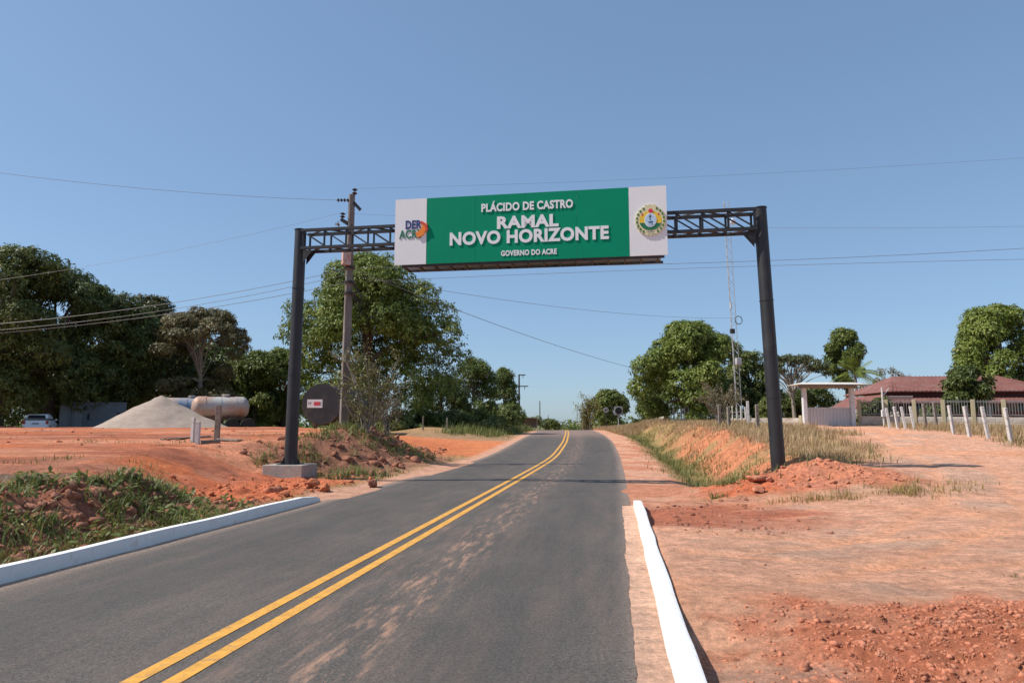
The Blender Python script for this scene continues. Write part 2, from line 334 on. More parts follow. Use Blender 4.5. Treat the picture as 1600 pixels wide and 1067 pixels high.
ca = gm.color_attributes.new('soil', 'FLOAT_COLOR', 'POINT')
ca.data.foreach_set('color', np.concatenate([GC.reshape(-1, 3), np.ones((ny * nx, 1))], 1).astype(np.float32).ravel())
tag(link_mesh('ground', gm), kind='structure')

# ------------------------------------------------------------------ road, markings, kerbs
def ribbon(name, ys, e0, e1, dz, mt, cols=1, skirt=0):
    ys = np.asarray(ys); V = []
    e0 = np.broadcast_to(e0, ys.shape); e1 = np.broadcast_to(e1, ys.shape)
    for k in range(cols + 1):
        e = e0 + (e1 - e0) * k / cols
        V.append(np.stack([xc(ys) + e, ys, zr(ys) + dz + (-skirt if k in (0, cols) else 0)], -1))
    V = np.stack(V, 1); m = len(ys); I = np.arange(m * (cols + 1)).reshape(m, cols + 1)
    return np_mesh(name, V.reshape(-1, 3), np.stack([I[:-1, :-1], I[:-1, 1:], I[1:, 1:], I[1:, :-1]], -1).reshape(-1, 4), mt)
def asphalt_material():
    m = bpy.data.materials.new('asphalt'); m.use_nodes = True; n = m.node_tree.nodes; l = m.node_tree.links; b = n['Principled BSDF']
    b.inputs['Roughness'].default_value = .82; b.inputs['Specular IOR Level'].default_value = .3
    tc = n.new('ShaderNodeTexCoord'); uv = n.new('ShaderNodeAttribute'); uv.attribute_name = 'lane'
    def noise(s, d, r, src, sc=None):
        q = n.new('ShaderNodeTexNoise'); q.inputs['Scale'].default_value = s; q.inputs['Detail'].default_value = d; q.inputs['Roughness'].default_value = r
        if sc:
            mp = n.new('ShaderNodeMapping'); mp.inputs['Scale'].default_value = sc; l.new(src, mp.inputs['Vector']); src = mp.outputs[0]
        l.new(src, q.inputs['Vector']); return q
    def ramp(nz, p0, p1, c0, c1):
        r = n.new('ShaderNodeValToRGB'); e = r.color_ramp.elements; e[0].position = p0; e[1].position = p1; e[0].color = (*c0, 1); e[1].color = (*c1, 1); l.new(nz, r.inputs['Fac']); return r.outputs['Color']
    def mix(f, a, c, t='MIX'):
        q = n.new('ShaderNodeMixRGB'); q.blend_type = t
        if isinstance(f, float): q.inputs[0].default_value = f
        else: l.new(f, q.inputs[0])
        l.new(a, q.inputs[1])
        if isinstance(c, tuple): q.inputs[2].default_value = (*c, 1)
        else: l.new(c, q.inputs[2])
        return q.outputs[0]
    fine = noise(38, 6, .9, tc.outputs['Object']); agg = noise(85, 3, .8, tc.outputs['Object']); broad = noise(.55, 6, .6, tc.outputs['Object'])
    c = ramp(fine.outputs['Fac'], .3, .72, (.024, .022, .020), (.158, .142, .128))
    c = mix(.8, c, ramp(broad.outputs['Fac'], .3, .7, (.82, .81, .80), (1.2, 1.18, 1.15)), 'MULTIPLY')
    c = mix(.9, c, ramp(agg.outputs['Fac'], .35, .72, (.55, .55, .55), (1.7, 1.65, 1.6)), 'MULTIPLY')
    # red dust tracked along the lane: streaks lengthwise
    st = noise(1.0, 9, .75, uv.outputs['Vector'], (3.6, .5, 1)); spots = noise(1.0, 10, .78, uv.outputs['Vector'], (8.0, 1.3, 1))
    sx = n.new('ShaderNodeSeparateXYZ'); l.new(uv.outputs['Vector'], sx.inputs[0])
    def band(c0, wd):
        a = n.new('ShaderNodeMath'); a.operation = 'SUBTRACT'; l.new(sx.outputs[0], a.inputs[0]); a.inputs[1].default_value = c0
        a2 = n.new('ShaderNodeMath'); a2.operation = 'ABSOLUTE'; l.new(a.outputs[0], a2.inputs[0])
        r = n.new('ShaderNodeMapRange'); r.interpolation_type = 'SMOOTHSTEP'; r.inputs[1].default_value = wd; r.inputs[2].default_value = 0; l.new(a2.outputs[0], r.inputs[0]); return r.outputs[0]
    def mul(a, c):
        q = n.new('ShaderNodeMath'); q.operation = 'MULTIPLY'; l.new(a, q.inputs[0])
        if isinstance(c, float): q.inputs[1].default_value = c
        else: l.new(c, q.inputs[1])
        return q.outputs[0]
    dust1 = mul(band(1.02, .55), ramp(spots.outputs['Fac'], .50, .62, (0, 0, 0), (1, 1, 1)))
    dust0 = mul(band(.35, .5), ramp(st.outputs['Fac'], .5, .75, (0, 0, 0), (1, 1, 1)))
    c = mix(mul(ramp(st.outputs['Fac'], .42, .75, (0, 0, 0), (1, 1, 1)), .26), c, (.30, .20, .15))
    c = mix(mul(dust0, .6), c, (.34, .20, .14)); c = mix(mul(dust1, .75), c, (.46, .26, .17))
    for e0_, w_ in ((2.1, 1.0), (-1.9, 1.1)):
        c = mix(mul(band(e0_, w_), .30), c, (.05, .047, .045))
    # the crossing of the yard track and the far stretch are dusted red
    yy = sx.outputs[1]; r = n.new('ShaderNodeMapRange'); r.interpolation_type = 'SMOOTHSTEP'; r.inputs[1].default_value = 50; r.inputs[2].default_value = 66; l.new(yy, r.inputs[0])
    c = mix(mul(r.outputs[0], mul(ramp(spots.outputs['Fac'], .30, .62, (.1, .1, .1), (1, 1, 1)), .6)), c, (.40, .25, .19))
    for s in (-3.3, 3.3): c = mix(mul(band(s, .35), mul(ramp(fine.outputs['Fac'], .4, .62, (.1, .1, .1), (1, 1, 1)), .75)), c, (.42, .29, .22))
    l.new(c, b.inputs['Base Color'])
    bp = n.new('ShaderNodeBump'); bp.inputs['Strength'].default_value = .5; bp.inputs['Distance'].default_value = .012; l.new(agg.outputs['Fac'], bp.inputs['Height']); l.new(bp.outputs['Normal'], b.inputs['Normal'])
    return m
yr = np.concatenate([np.linspace(-30, 2, 12), np.arange(2.5, 24, .05), np.arange(24, 120, .5), np.arange(120, 600, 8)])
rag = lambda s: .035 * (fbm(yr * .9, yr * 0 + s, 61 + s, 2) - .5) + .025 * (fbm(yr * 9, yr * 0 + s, 65 + s, 3) - .5)
eL = np.where(yr < 14.5, -3.30, -3.36) + rag(1); eRt = np.where(yr < 14.3, 3.12, 3.30) + rag(2)
rm = ribbon('road', yr, eL, eRt, .006, asphalt_material(), 10, .0)
la = rm.attributes.new('lane', 'FLOAT_VECTOR', 'POINT')
q = np.stack([np.stack([eL + (eRt - eL) * k / 10, yr, yr * 0], -1) for k in range(11)], 1).reshape(-1, 3)
la.data.foreach_set('vector', q.astype(np.float32).ravel())
tag(link_mesh('road', rm), kind='structure')
yellow = mat('yellow_road_paint', (.64, .31, .045), .75, var=.2, scale=7, dirt=(.26, .16, .09), dscale=11, dthr=.60, bump=.3, bscale=120)
yl = np.concatenate([np.arange(2.5, 24, .15), np.arange(24, 130, .6)])
for c0, lab in ((-.135, 'left stripe of the double yellow centre line'), (.135, 'right stripe of the double yellow centre line')):
    tag(link_mesh('centre_line', ribbon('centre_line', yl, c0 - .062, c0 + .062, .0105, yellow)), kind='structure')
whitep = mat('white_kerb_paint', (.78, .76, .73), .75, var=.05, scale=5, dirt=(.56, .42, .33), dscale=5, dthr=.64, bump=.35, bscale=18)
def kerb(name, e0, e1, ys, hs, side):
    """rounded-top kerb swept along the road edge"""
    prof = [(0, -.12), (0.012, .5), (.03, .86), (.06, 1), (.8, 1), (.94, .93), (1, .6), (1, -.12)]
    V = []; n = len(prof)
    for y, h in zip(ys, hs):
        jit = .008 * (float(vnoise(y * 1.9, 0, 3)) - .5) * 2
        for a, b in prof:
            e = (e0 + (e1 - e0) * a) + jit
            z = float(zr(y)) + (b * h if b > 0 else b)
            V.append((float(xc(y)) + e, y, z))
    m = len(ys)
    fs = [(i * n + k, i * n + k + 1, (i + 1) * n + k + 1, (i + 1) * n + k) for i in range(m - 1) for k in range(n - 1)] + [tuple(range(n)), tuple(range((m - 1) * n, m * n))]
    return tag(MB().add(V, fs).build(name, whitep, smooth=True), kind='structure')
ky = np.arange(1.5, 15.3, .2); kerb('kerb_left', -3.40, -3.56, ky, np.interp(ky, [1, 14.3, 14.9, 15.2], [.175, .17, .12, .04]) + .006 * np.sin(ky * 2.1), -1)
ky = np.arange(1.5, 14.5, .2); kerb('kerb_right', 3.36, 3.53, ky, np.interp(ky, [1, 13.8, 14.3], [.16, .15, .10]) + .008 * np.sin(ky * 2.7), 1)

# ------------------------------------------------------------------ gantry and sign
steel = mat('black_steel', (.017, .018, .020), .5, var=.25, scale=3, dirt=(.04, .037, .034), dscale=1.6, dthr=.6, bump=.06, bscale=30)
concrete = mat('raw_concrete', (.33, .295, .26), .9, var=.18, scale=4, dirt=(.36, .23, .17), dscale=3, dthr=.6, bump=.4, bscale=25)
LP = Vector((-6.46, 20.2, .5)); RP = Vector((6.97, 18.1, .2))
LT = Vector((-6.42, 20.2, 7.50)); RT = Vector((6.77, 18.08, 7.50))
g = empty('sign_gantry', (LP.x, LP.y, LP.z), 0, 'black steel gantry with two round posts and a lattice beam spanning the road', 'gantry')
def rel(o): return Vector((-g.location.x, -g.location.y, -g.location.z))
OFF = -g.location
def gp(p): return Vector(p) + OFF
for a, b_ in ((LP, LT), (Vector((6.98, 18.1, -.25)), RT)):
    pl = MB().tube([gp(a), gp(b_)], [.185, .168], 28).build('post', steel, g, True)
    d = (b_ - a).normalized()
    for zz in (2.6, 5.2): c = a + d * zz; MB().tube([gp(c - d * .012), gp(c + d * .012)], .186, 28).build('weld_seam', steel, pl, True)
    MB().tube([gp(b_), gp(b_ + d * .02)], .185, 28).build('post_cap', steel, pl, True)
mb = MB()
for k in range(4):
    t = k * math.pi / 2 + .6; c = Vector((math.cos(t), math.sin(t), 0)); s_ = Vector((-c.y, c.x, 0)) * .008; p0 = gp(LP)
    mb.add([p0 + c * .17 - s_, p0 + c * .30 - s_, p0 + c * .17 - s_ + Vector((0, 0, .25)), p0 + c * .17 + s_, p0 + c * .30 + s_, p0 + c * .17 + s_ + Vector((0, 0, .25))], [(0, 1, 2), (3, 5, 4), (0, 3, 4, 1), (1, 4, 5, 2), (2, 5, 3, 0)])
mb.box(gp(LP + Vector((0, 0, .012))), (.62, .62, .02)); mb.build('base_plate', steel, g)
bd = (RT - LT).normalized(); bn = Vector((bd.y, -bd.x, 0)).normalized()          # bn points to the camera
if bn.y > 0: bn = -bn
span = (RT - LT).length; ZT, ZB, HD = 7.42, 6.88, .24
def tp(s, side, z): q = LT + bd * s + bn * (HD * side); return gp((q.x, q.y, z))
for side in (1, -1):
    for z in (ZT, ZB):
        MB().bar(tp(.14, side, z), tp(span - .14, side, z), .085, .085).build('chord', steel, g)
NB = 19; st = (span - .4) / NB
for i in range(NB + 1):
    s = .2 + st * i
    for side in (1, -1):
        MB().bar(tp(s, side, ZB + .04), tp(s, side, ZT - .04), .05, .05).build('upright', steel, g)
    if i < NB:
        for side in (1, -1): MB().bar(tp(s, side, ZT - .04), tp(s + st, side, ZB + .04), .036, .036).build('diagonal_brace', steel, g)
        for z in (ZT, ZB): MB().bar(tp(s, 1 if i % 2 else -1, z), tp(s + st, -1 if i % 2 else 1, z), .034, .034).build('cross_brace', steel, g)
for s, dx in ((.16, 1), (span - .16, -1)):
    for side in (1, -1):
        a = tp(s, side * .4, ZB - .05); mb = MB()
        c0 = tp(s + dx * .0, side * .5, ZB - .02); c1 = tp(s + dx * .3, side * .5, ZB - .045); c2 = tp(s, side * .5, ZB - .42); o_ = bn * .012
        mb.add([c0 + o_, c1 + o_, c2 + o_, c0 - o_, c1 - o_, c2 - o_], [(0, 1, 2), (3, 5, 4), (0, 3, 4, 1), (1, 4, 5, 2), (2, 5, 3, 0)]).build('gusset', steel, g)
fz = float(terrain(LP.x, LP.y))
tag(MB().box((0, 0, 0), (1.2, 1.0, .75)).build('concrete_footing', concrete, bevel=.012, loc=(LP.x, LP.y, .5 - .375), rz=R(-9)), 'square raw concrete block under the left gantry post', 'footing')

ang = math.atan2(bd.y, bd.x); cS = LT + bd * 6.98 + bn * .36
W2, Z0, Z1 = 3.87, 6.22, 8.165; ZC = (Z0 + Z1) / 2
sg = empty('road_sign', (cS.x, cS.y, ZC), ang, 'wide green and white overhead sign reading RAMAL NOVO HORIZONTE on the gantry beam', 'sign')
green = mat('green_sign_film', (.0, .245, .125), .6, var=.05, scale=.9, spec=.12); white = mat('white_sign_film', (.74, .75, .75), .5, var=.02, scale=2)
HH = (Z1 - Z0) / 2
gx0, gx1 = -W2 + .95, W2 - 1.02
npan = 4
for k in range(npan):
    a = gx0 + (gx1 - gx0) * k / npan; b_ = gx0 + (gx1 - gx0) * (k + 1) / npan
    MB().box(((a + b_) / 2, .01, 0), (b_ - a - .004, .03, 2 * HH)).build('green_panel', green, sg)
MB().box(((-W2 + gx0) / 2, .008, 0), (gx0 + W2 - .004, .034, 2 * HH + .006)).build('white_panel', white, sg)
MB().box(((W2 + gx1) / 2, .008, 0), (W2 - gx1 - .004, .034, 2 * HH + .006)).build('white_panel', white, sg)
inner = mat('sign_back_sheet', (.55, .54, .52), .6, var=.08)
MB().box((0, .74, 0), (2 * W2 - .3, .02, 2 * HH - .02)).build('back_panel', inner, sg)
for y in (.06, .70):
    for z in (-HH - .035, HH - .06): MB().box((.06, y, z), (2 * W2 - .3, .06, .06)).build('frame_rail', steel, sg)
for k in range(17):
    x = -W2 + .25 + (2 * W2 - .5) * k / 16
    MB().box((x, .38, -HH - .035), (.05, .57, .05)).build('frame_crossbar', steel, sg)
    if k % 4 == 0:
        MB().box((x, .1, 0), (.05, .05, 2 * HH - .15)).build('frame_stud', steel, sg)
LETW = mat('white_letter', (.78, .78, .78), .4, var=.02); NAVY = mat('navy_letter', (.018, .03, .16), .45, var=.03); GRN = mat('green_letter', (.006, .16, .075), .45, var=.03)
def text_islands(s, size, width, bold, ext, xs=1.0):
    cu = bpy.data.curves.new('lettering', 'FONT'); cu.body = s; cu.size = size; cu.offset = bold; cu.extrude = ext / 2; cu.align_x = 'CENTER'; cu.space_character = 1.06; cu.resolution_u = 4
    o = bpy.data.objects.new('lettering', cu); COL.objects.link(o)
    dg = bpy.context.evaluated_depsgraph_get(); dg.update(); me = bpy.data.meshes.new_from_object(o.evaluated_get(dg))
    bpy.data.objects.remove(o); n = len(me.vertices); V = np.zeros(n * 3); me.vertices.foreach_get('co', V); V = V.reshape(-1, 3)
    k = width / (V[:, 0].max() - V[:, 0].min()); V[:, 0] = (V[:, 0] - (V[:, 0].max() + V[:, 0].min()) / 2) * k
    # connected pieces, merged where they share the same stretch of the line
    par = list(range(n))
    def fd(a):
        while par[a] != a: par[a] = par[par[a]]; a = par[a]
        return a
    for e in me.edges: par[fd(e.vertices[0])] = fd(e.vertices[1])
    # welded copies share coordinates
    seen = {}
    for i in range(n):
        key = (round(V[i, 0], 5), round(V[i, 1], 5), round(V[i, 2], 5))
        if key in seen: par[fd(i)] = fd(seen[key])
        else: seen[key] = i
    root = np.array([fd(i) for i in range(n)]); groups = []
    for r_ in sorted(set(root), key=lambda r_: V[root == r_, 0].mean()):
        x0, x1 = V[root == r_, 0].min(), V[root == r_, 0].max()
        for gq in groups:
            ov = min(x1, gq[2]) - max(x0, gq[1])
            if ov > .6 * min(x1 - x0, gq[2] - gq[1]): gq[0].append(r_); gq[1] = min(x0, gq[1]); gq[2] = max(x1, gq[2]); break
        else: groups.append([[r_], x0, x1])
    polys = [tuple(p.vertices) for p in me.polygons]; res = []
    for gq in groups:
        S = set(gq[0]); pf = [p for p in polys if root[p[0]] in S]; ids = sorted({i for p in pf for i in p}); mp = {i: k for k, i in enumerate(ids)}
        res.append((V[ids], [tuple(mp[i] for i in p) for p in pf]))
    return res
def lettering(s, cx, cz, width, cap, bold, mt, parent, ext=.017, front=0):
    for V, fs in text_islands(s, cap / .70, width, bold, ext):
        W = np.stack([V[:, 0] + cx, -(V[:, 2] + ext / 2) - .007 - front, V[:, 1] + cz - cap / 2], -1)
        MB().add(W, fs).build('letter', mt, parent)
def sx_(u): # place across the panel from its position along the photographed panel (perspective undone)
    best = min(np.linspace(-W2, W2, 800), key=lambda s: abs((lambda p: (p.x / (p.y * math.cos(PITCH) + (p.z - EYE) * math.sin(PITCH))) * F + 800 - u)(Vector((cS.x + bd.x * s, cS.y + bd.y * s, ZC)))))
    return best
lettering('PLÁCIDO DE CASTRO', (sx_(752) + sx_(896)) / 2, .595, sx_(896) - sx_(752), .225, .012, LETW, sg)
lettering('RAMAL', (sx_(777) + sx_(873)) / 2, .14, sx_(873) - sx_(777), .33, .020, LETW, sg)
lettering('NOVO HORIZONTE', (sx_(703) + sx_(951)) / 2, -.275, sx_(951) - sx_(703), .35, .020, LETW, sg)
lettering('GOVERNO DO ACRE', (sx_(783) + sx_(870)) / 2, -.755, sx_(870) - sx_(783), .145, .008, LETW, sg, .012)
lx = -W2
lettering('DER', sx_(646), .205, sx_(658) - sx_(633), .24, .009, NAVY, sg)
lettering('ACRE', sx_(641), -.075, sx_(659) - sx_(624.5), .24, .007, GRN, sg)
def arc_shape(c, r0, r1, a0, a1, y0, y1, n=14, c2=None):
    c2 = c2 or c
    P0 = [(c[0] + r1 * math.cos(a0 + (a1 - a0) * k / n), c[1] + r1 * math.sin(a0 + (a1 - a0) * k / n)) for k in range(n + 1)]
    P1 = [(c2[0] + r0 * math.cos(a0 + (a1 - a0) * k / n), c2[1] + r0 * math.sin(a0 + (a1 - a0) * k / n)) for k in range(n + 1)]
    m = MB()
    for k in range(n): m.prism([P0[k], P0[k + 1], P1[k + 1], P1[k]], y0, y1)
    return m
ORG = mat('orange_logo', (.80, .23, .02), .45, var=.04); RED = mat('red_logo', (.62, .06, .03), .45, var=.04)
xo = sx_(653.5); arc_shape((xo - .06, .14), .24, .34, R(-80), R(12), -.05, -.008, 14, (xo - .11, .19)).build('crescent', ORG, sg)
arc_shape((xo + .02, .02), .22, .28, R(-5), R(75), -.06, -.010, 10, (xo + .01, .03)).build('crescent', RED, sg)
MB().prism([(xo + .24, .10), (xo + .30, .05), (xo + .295, .0), (xo + .19, -.02)], -.055, -.009).build('crescent_tip', ORG, sg)
# state crest
ex, ez = sx_(1016), .0
CRM = mat('crest_cream', (.66, .62, .38), .5, var=.12, scale=14); YEL = mat('crest_yellow', (.75, .50, .03), .5, var=.04); CGR = mat('crest_green', (.01, .16, .06), .5, var=.05)
SKYB = mat('crest_sky', (.42, .58, .72), .5, var=.15, scale=9); DKB = mat('crest_ink', (.02, .05, .13), .5, var=.05); CRED = mat('crest_red', (.62, .03, .05), .5); LEAFG = mat('crest_leaf', (.06, .17, .03), .5, var=.2)
n = 22; pts = []
for k in range(n * 4):
    t = 2 * math.pi * k / (n * 4); rr = .395 + .030 * abs(math.sin(t * n / 2)) + (.03 if math.sin(t) > .93 else 0)
    pts.append((ex + rr * .98 * math.cos(t), ez + rr * 1.02 * math.sin(t)))
mb = MB(); 
for k in range(len(pts)): mb.prism([(ex, ez), pts[k], pts[(k + 1) % len(pts)]], -.045, -.008)
crest = mb.build('crest', CRM, sg)
def disc(cx, cz, rx, rz_, y0, y1, mt, nm, n=28, a0=0, a1=2 * math.pi):
    P_ = [(cx + rx * math.cos(a0 + (a1 - a0) * k / n), cz + rz_ * math.sin(a0 + (a1 - a0) * k / n)) for k in range(n)]
    return MB().prism(P_, y0, y1).build(nm, mt, crest)
disc(ex, ez - .01, .30, .27, -.050, -.046, YEL, 'yellow_field')
disc(ex, ez - .02, .297, .262, -.053, -.0505, CGR, 'green_field', 24, R(190), R(350))
disc(ex, ez - .0, .165, .20, -.060, -.0535, LETW, 'shield_rim'); disc(ex, ez, .145, .18, -.064, -.0605, SKYB, 'shield')
MB().box((ex - .01, -.066, ez + .07), (.022, .003, .16)).box((ex - .01, -.066, ez + .10), (.07, .003, .022)).prism([(ex - .07, ez - .05), (ex + .07, ez - .03), (ex + .05, ez - .075), (ex - .05, ez - .08)], -.068, -.0645).box((ex + .04, -.066, ez - .12), (.03, .003, .03)).build('shield_drawing', DKB, crest)
disc(ex + .01, ez + .26, .062, .062, -.062, -.0465, CRED, 'red_star', 10)
for sgn in (-1, 1):
    disc(ex + sgn * .22, ez + .165, .028, .028, -.056, -.0505, CRED, 'small_star', 5)
    for k in range(8):
        t = R(-58 + k * 17); x0 = ex + sgn * .365 * math.cos(t); z0 = ez + .37 * math.sin(t)
        disc(x0, z0, .030, .046, -.053, -.0455, LEAFG, 'wreath_leaf', 5, k * .7, k * .7 + 6.28)
mb = MB()
for k in range(7): mb.box((ex - .09 + k * .03, -.056, ez - .335 + .008 * math.sin(k * 2)), (.02, .004, .022))
mb.build('crest_motto', DKB, crest)

# ------------------------------------------------------------------ trees
bark = mat('bark', (.13, .10, .078), .9, var=.3, scale=5, bump=.6, bscale=14)
palebark = mat('pale_bark', (.27, .23, .19), .9, var=.25, scale=5, bump=.5, bscale=14)
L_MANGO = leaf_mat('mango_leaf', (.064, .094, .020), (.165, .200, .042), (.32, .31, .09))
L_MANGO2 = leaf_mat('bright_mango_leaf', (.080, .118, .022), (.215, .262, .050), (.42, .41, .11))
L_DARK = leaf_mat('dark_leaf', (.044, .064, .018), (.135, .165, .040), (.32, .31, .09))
L_DRY = leaf_mat('dry_leaf', (.11, .095, .05), (.23, .18, .09), (.33, .23, .12))
L_BAMBOO = leaf_mat('bamboo_leaf', (.12, .12, .03), (.30, .25, .07), (.42, .33, .10))
L_WEED = leaf_mat('weed_leaf', (.085, .110, .026), (.21, .235, .065), (.40, .33, .15), nscale=1.2)
L_STRAW = leaf_mat('straw_blade', (.30, .20, .10), (.50, .35, .19), (.60, .46, .29), nscale=.6)
L_GREEN = leaf_mat('grass_blade', (.085, .10, .025), (.20, .21, .06), (.38, .30, .13), nscale=.8)
L_YGRASS = leaf_mat('yellow_grass_blade', (.18, .14, .04), (.33, .25, .08), (.40, .31, .13), nscale=.8)
def leaves(rng, pos, nrm, ll, lw, droop=.35, spread=.75):
    """one rhombic leaf per row, its face turned outward and its tip hanging"""
    n = len(pos); nn = nrm + rng.normal(0, spread * .75, (n, 3)); nn[:, 2] += .30; nn /= np.linalg.norm(nn, axis=1)[:, None] + 1e-9
    d = rng.normal(0, .8, (n, 3)); d[:, 2] -= droop * 2.2; d += nrm * .45; d -= nn * (d * nn).sum(1)[:, None]; d /= np.linalg.norm(d, axis=1)[:, None] + 1e-9
    s = np.cross(nn, d)
    L_ = (ll * rng.uniform(.65, 1.25, n))[:, None]; W_ = (lw * rng.uniform(.7, 1.2, n))[:, None]
    mid = pos + d * L_ * .45
    V = np.stack([pos, mid + s * W_ / 2, pos + d * L_ - np.array([0, 0, 1]) * L_ * .12, mid - s * W_ / 2], 1).reshape(-1, 3)
    return V, np.arange(4 * n).reshape(n, 4)
def crown_lobes(rng, w, h0, h1, n, lr, flat=.8, shape='dome'):
    """lobe centres and radii that fill an uneven dome from h0 to h1, w across"""
    out = []; hh = h1 - h0
    for k in range(n * 6):
        if len(out) >= n: break
        u = rng.uniform(0, 1); a = rng.uniform(0, 2 * math.pi); t = rng.uniform(0, 1) ** .75
        z = h0 + hh * t
        if shape == 'dome': rad = w / 2 * math.sqrt(max(0, 1 - max(0, (t - .35) / .65) ** 2)) * (1 - .25 * max(0, (.35 - t) / .35))
        elif shape == 'tall': rad = w / 2 * math.sqrt(max(.02, 1 - (2 * t - 1) ** 2)) * (1.05 - .2 * t)
        else: rad = w / 2 * math.sqrt(max(0, 1 - t ** 2))
        r = lr * rng.uniform(.65, 1.25); q = max(0, rad - r * .75) * math.sqrt(rng.uniform(.25, 1))
        c = np.array([q * math.cos(a), q * math.sin(a), min(z, h1 - r * flat * .9)])
        if any(np.linalg.norm(c - o[0]) < .5 * min(r, o[1]) for o in out): continue
        out.append((c, r))
    return out
def make_tree(name, base, lobes, seed, lm, nleaf, ll, lw, label, cat='tree', group=None, bk=None, trunk_r=.35, flat=.8, droop=.35, fork=.35, limbs=16, under=.45, rz=0, inner=.12, spread=.75):
    rng = np.random.default_rng(seed); t = empty(name, base, rz, label, cat, group); bk = bk or bark
    C = np.array([l[0] for l in lobes]); Rr = np.array([l[1] for l in lobes]); top = C[:, 2].max(); low = C[:, 2].min()
    fk = max(.6, low + (top - low) * fork * .5) if fork < 1 else fork
    mb = MB(); lean = rng.normal(0, .12, 2); fp = Vector((lean[0], lean[1], fk))
    mb.tube([(0, 0, -.4), (lean[0] * .2, lean[1] * .2, fk * .3), fp], [trunk_r * 1.35, trunk_r * 1.0, trunk_r * .8], 9)
    lead = Vector((lean[0] * 1.6, lean[1] * 1.6, fk + (top - fk) * .6)); mb.tube([fp, fp.lerp(lead, .5) + Vector((.08, -.05, 0)), lead], [trunk_r * .78, trunk_r * .5, trunk_r * .2], 7, False); fork0 = fp
    for i in rng.permutation(len(lobes))[:limbs]:
        e = Vector(C[i]); fp = fork0.lerp(lead, min(rng.uniform(0, .9), max(0, (e.z - fk - .6) / max(.1, lead.z - fk)) * .8 if e.z > fk else 0)); m_ = fp.lerp(e, .5) + Vector((rng.normal(0, .25), rng.normal(0, .25), .12 * (e - fp).length))
        r0 = trunk_r * rng.uniform(.3, .5); mb.tube([fp - Vector((0, 0, .15)), fp.lerp(m_, .5) + Vector((0, 0, .1)), m_, m_.lerp(e, .6), e], [r0, r0 * .75, r0 * .5, r0 * .3, r0 * .1], 6, False)
        for k in range(3):
            s0 = m_.lerp(e, rng.uniform(0, .8)); s1 = e + Vector(rng.normal(0, 1, 3)).normalized() * Rr[i] * .8
            mb.tube([s0, s0.lerp(s1, .5) + Vector((0, 0, .1)), s1], [r0 * .3, r0 * .18, r0 * .06], 4, False)
    mb.build('trunk', bk, t, True)
    if ll < .32: nleaf = int(nleaf * 1.3)
    area = Rr ** 2; per = (nleaf * area / area.sum()).astype(int); Ps = []; Ns = []
    for c, r, k in zip(C, Rr, per):
        nc = max(4, k // 7); d = rng.normal(0, 1, (nc, 3)); d[:, 2] += under; d /= np.linalg.norm(d, axis=1)[:, None]
        # bumpy lobe so that its outline is uneven
        rr = r * (rng.uniform(.72, 1.08, nc) + .10 * np.sin(d[:, 0] * 5 + c[0] * 3) * np.sin(d[:, 2] * 6 + c[1] * 2))
        p = c + d * rr[:, None] * np.array([1, 1, flat])
        p = np.repeat(p, 7, 0) + rng.normal(0, ll * .28, (nc * 7, 3)); Ps.append(p); Ns.append(np.repeat(d, 7, 0))
        ni = int(k * inner); d2 = rng.normal(0, 1, (ni, 3)); d2 /= np.linalg.norm(d2, axis=1)[:, None]
        Ps.append(c + d2 * (r * rng.uniform(.2, .8, ni))[:, None] * np.array([1, 1, flat])); Ns.append(d2)
    Pp = np.concatenate(Ps); Nn = np.concatenate(Ns)
    keep = np.ones(len(Pp), bool)
    for c, r in zip(C, Rr):
        keep &= ~((((Pp - c) / np.array([1, 1, flat])) ** 2).sum(1) < (r * .5) ** 2) | (rng.uniform(0, 1, len(Pp)) < .25)
    Pp = Pp[keep]; Nn = Nn[keep]
    V, fc = leaves(rng, Pp, Nn, ll, lw, droop, spread)
    link_mesh('crown', np_mesh('crown', V, fc, lm), None, t)
    return t
def top_h(v, d, zb): return EYE + (663 - v) * d / F * 1.012 - zb
def dome(u, vtop, d, w, seed, lm, nleaf, label, low=.12, n=44, lr=None, ll=.30, lw=.125, name='mango_tree', group=None, shape='dome', extra=None, **k):
    b = TG(u, d); h = top_h(vtop, d, b.z); rng = np.random.default_rng(seed + 1000)
    lo = crown_lobes(rng, w, h * low, h, n, lr or w * .12, shape=shape)
    lo.append((np.array([rng.normal(0, .3), rng.normal(0, .3), h - (lr or w * .12) * .8]), lr or w * .12))
    if extra:
        for (du, v, rr) in extra: lo.append((np.array([du * d / F, rng.uniform(-1.5, .5), top_h(v, d, b.z) - rr * .8]), rr))
    return make_tree(name, b, lo, seed, lm, nleaf, ll, lw, label, group=group, **k)
GL = 'trees along the back of the yard'; GR_ = 'trees round the house'
dome(575, 398, 64, 14.0, 11, L_MANGO2, 84000, 'huge rounded mango tree behind the utility pole and black tank',   .06, 84, 1.7, extra=[(85, 442, 1.9), (110, 470, 1.9), (125, 505, 1.8), (140, 545, 1.6), (95, 520, 2.0), (-105, 470, 1.7), (-118, 500, 1.6), (60, 480, 2.0), (115, 580, 1.8), (75, 600, 1.9), (-30, 425, 1.8), (20, 412, 1.7)], trunk_r=.55)
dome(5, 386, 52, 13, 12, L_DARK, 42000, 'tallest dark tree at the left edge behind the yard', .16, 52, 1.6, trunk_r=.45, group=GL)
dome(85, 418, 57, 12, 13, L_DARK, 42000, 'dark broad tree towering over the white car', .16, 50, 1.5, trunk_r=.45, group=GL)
dome(168, 462, 60, 10, 14, L_DARK, 34000, 'dark dense tree behind the grey container', .12, 44, 1.35, trunk_r=.4, group=GL)
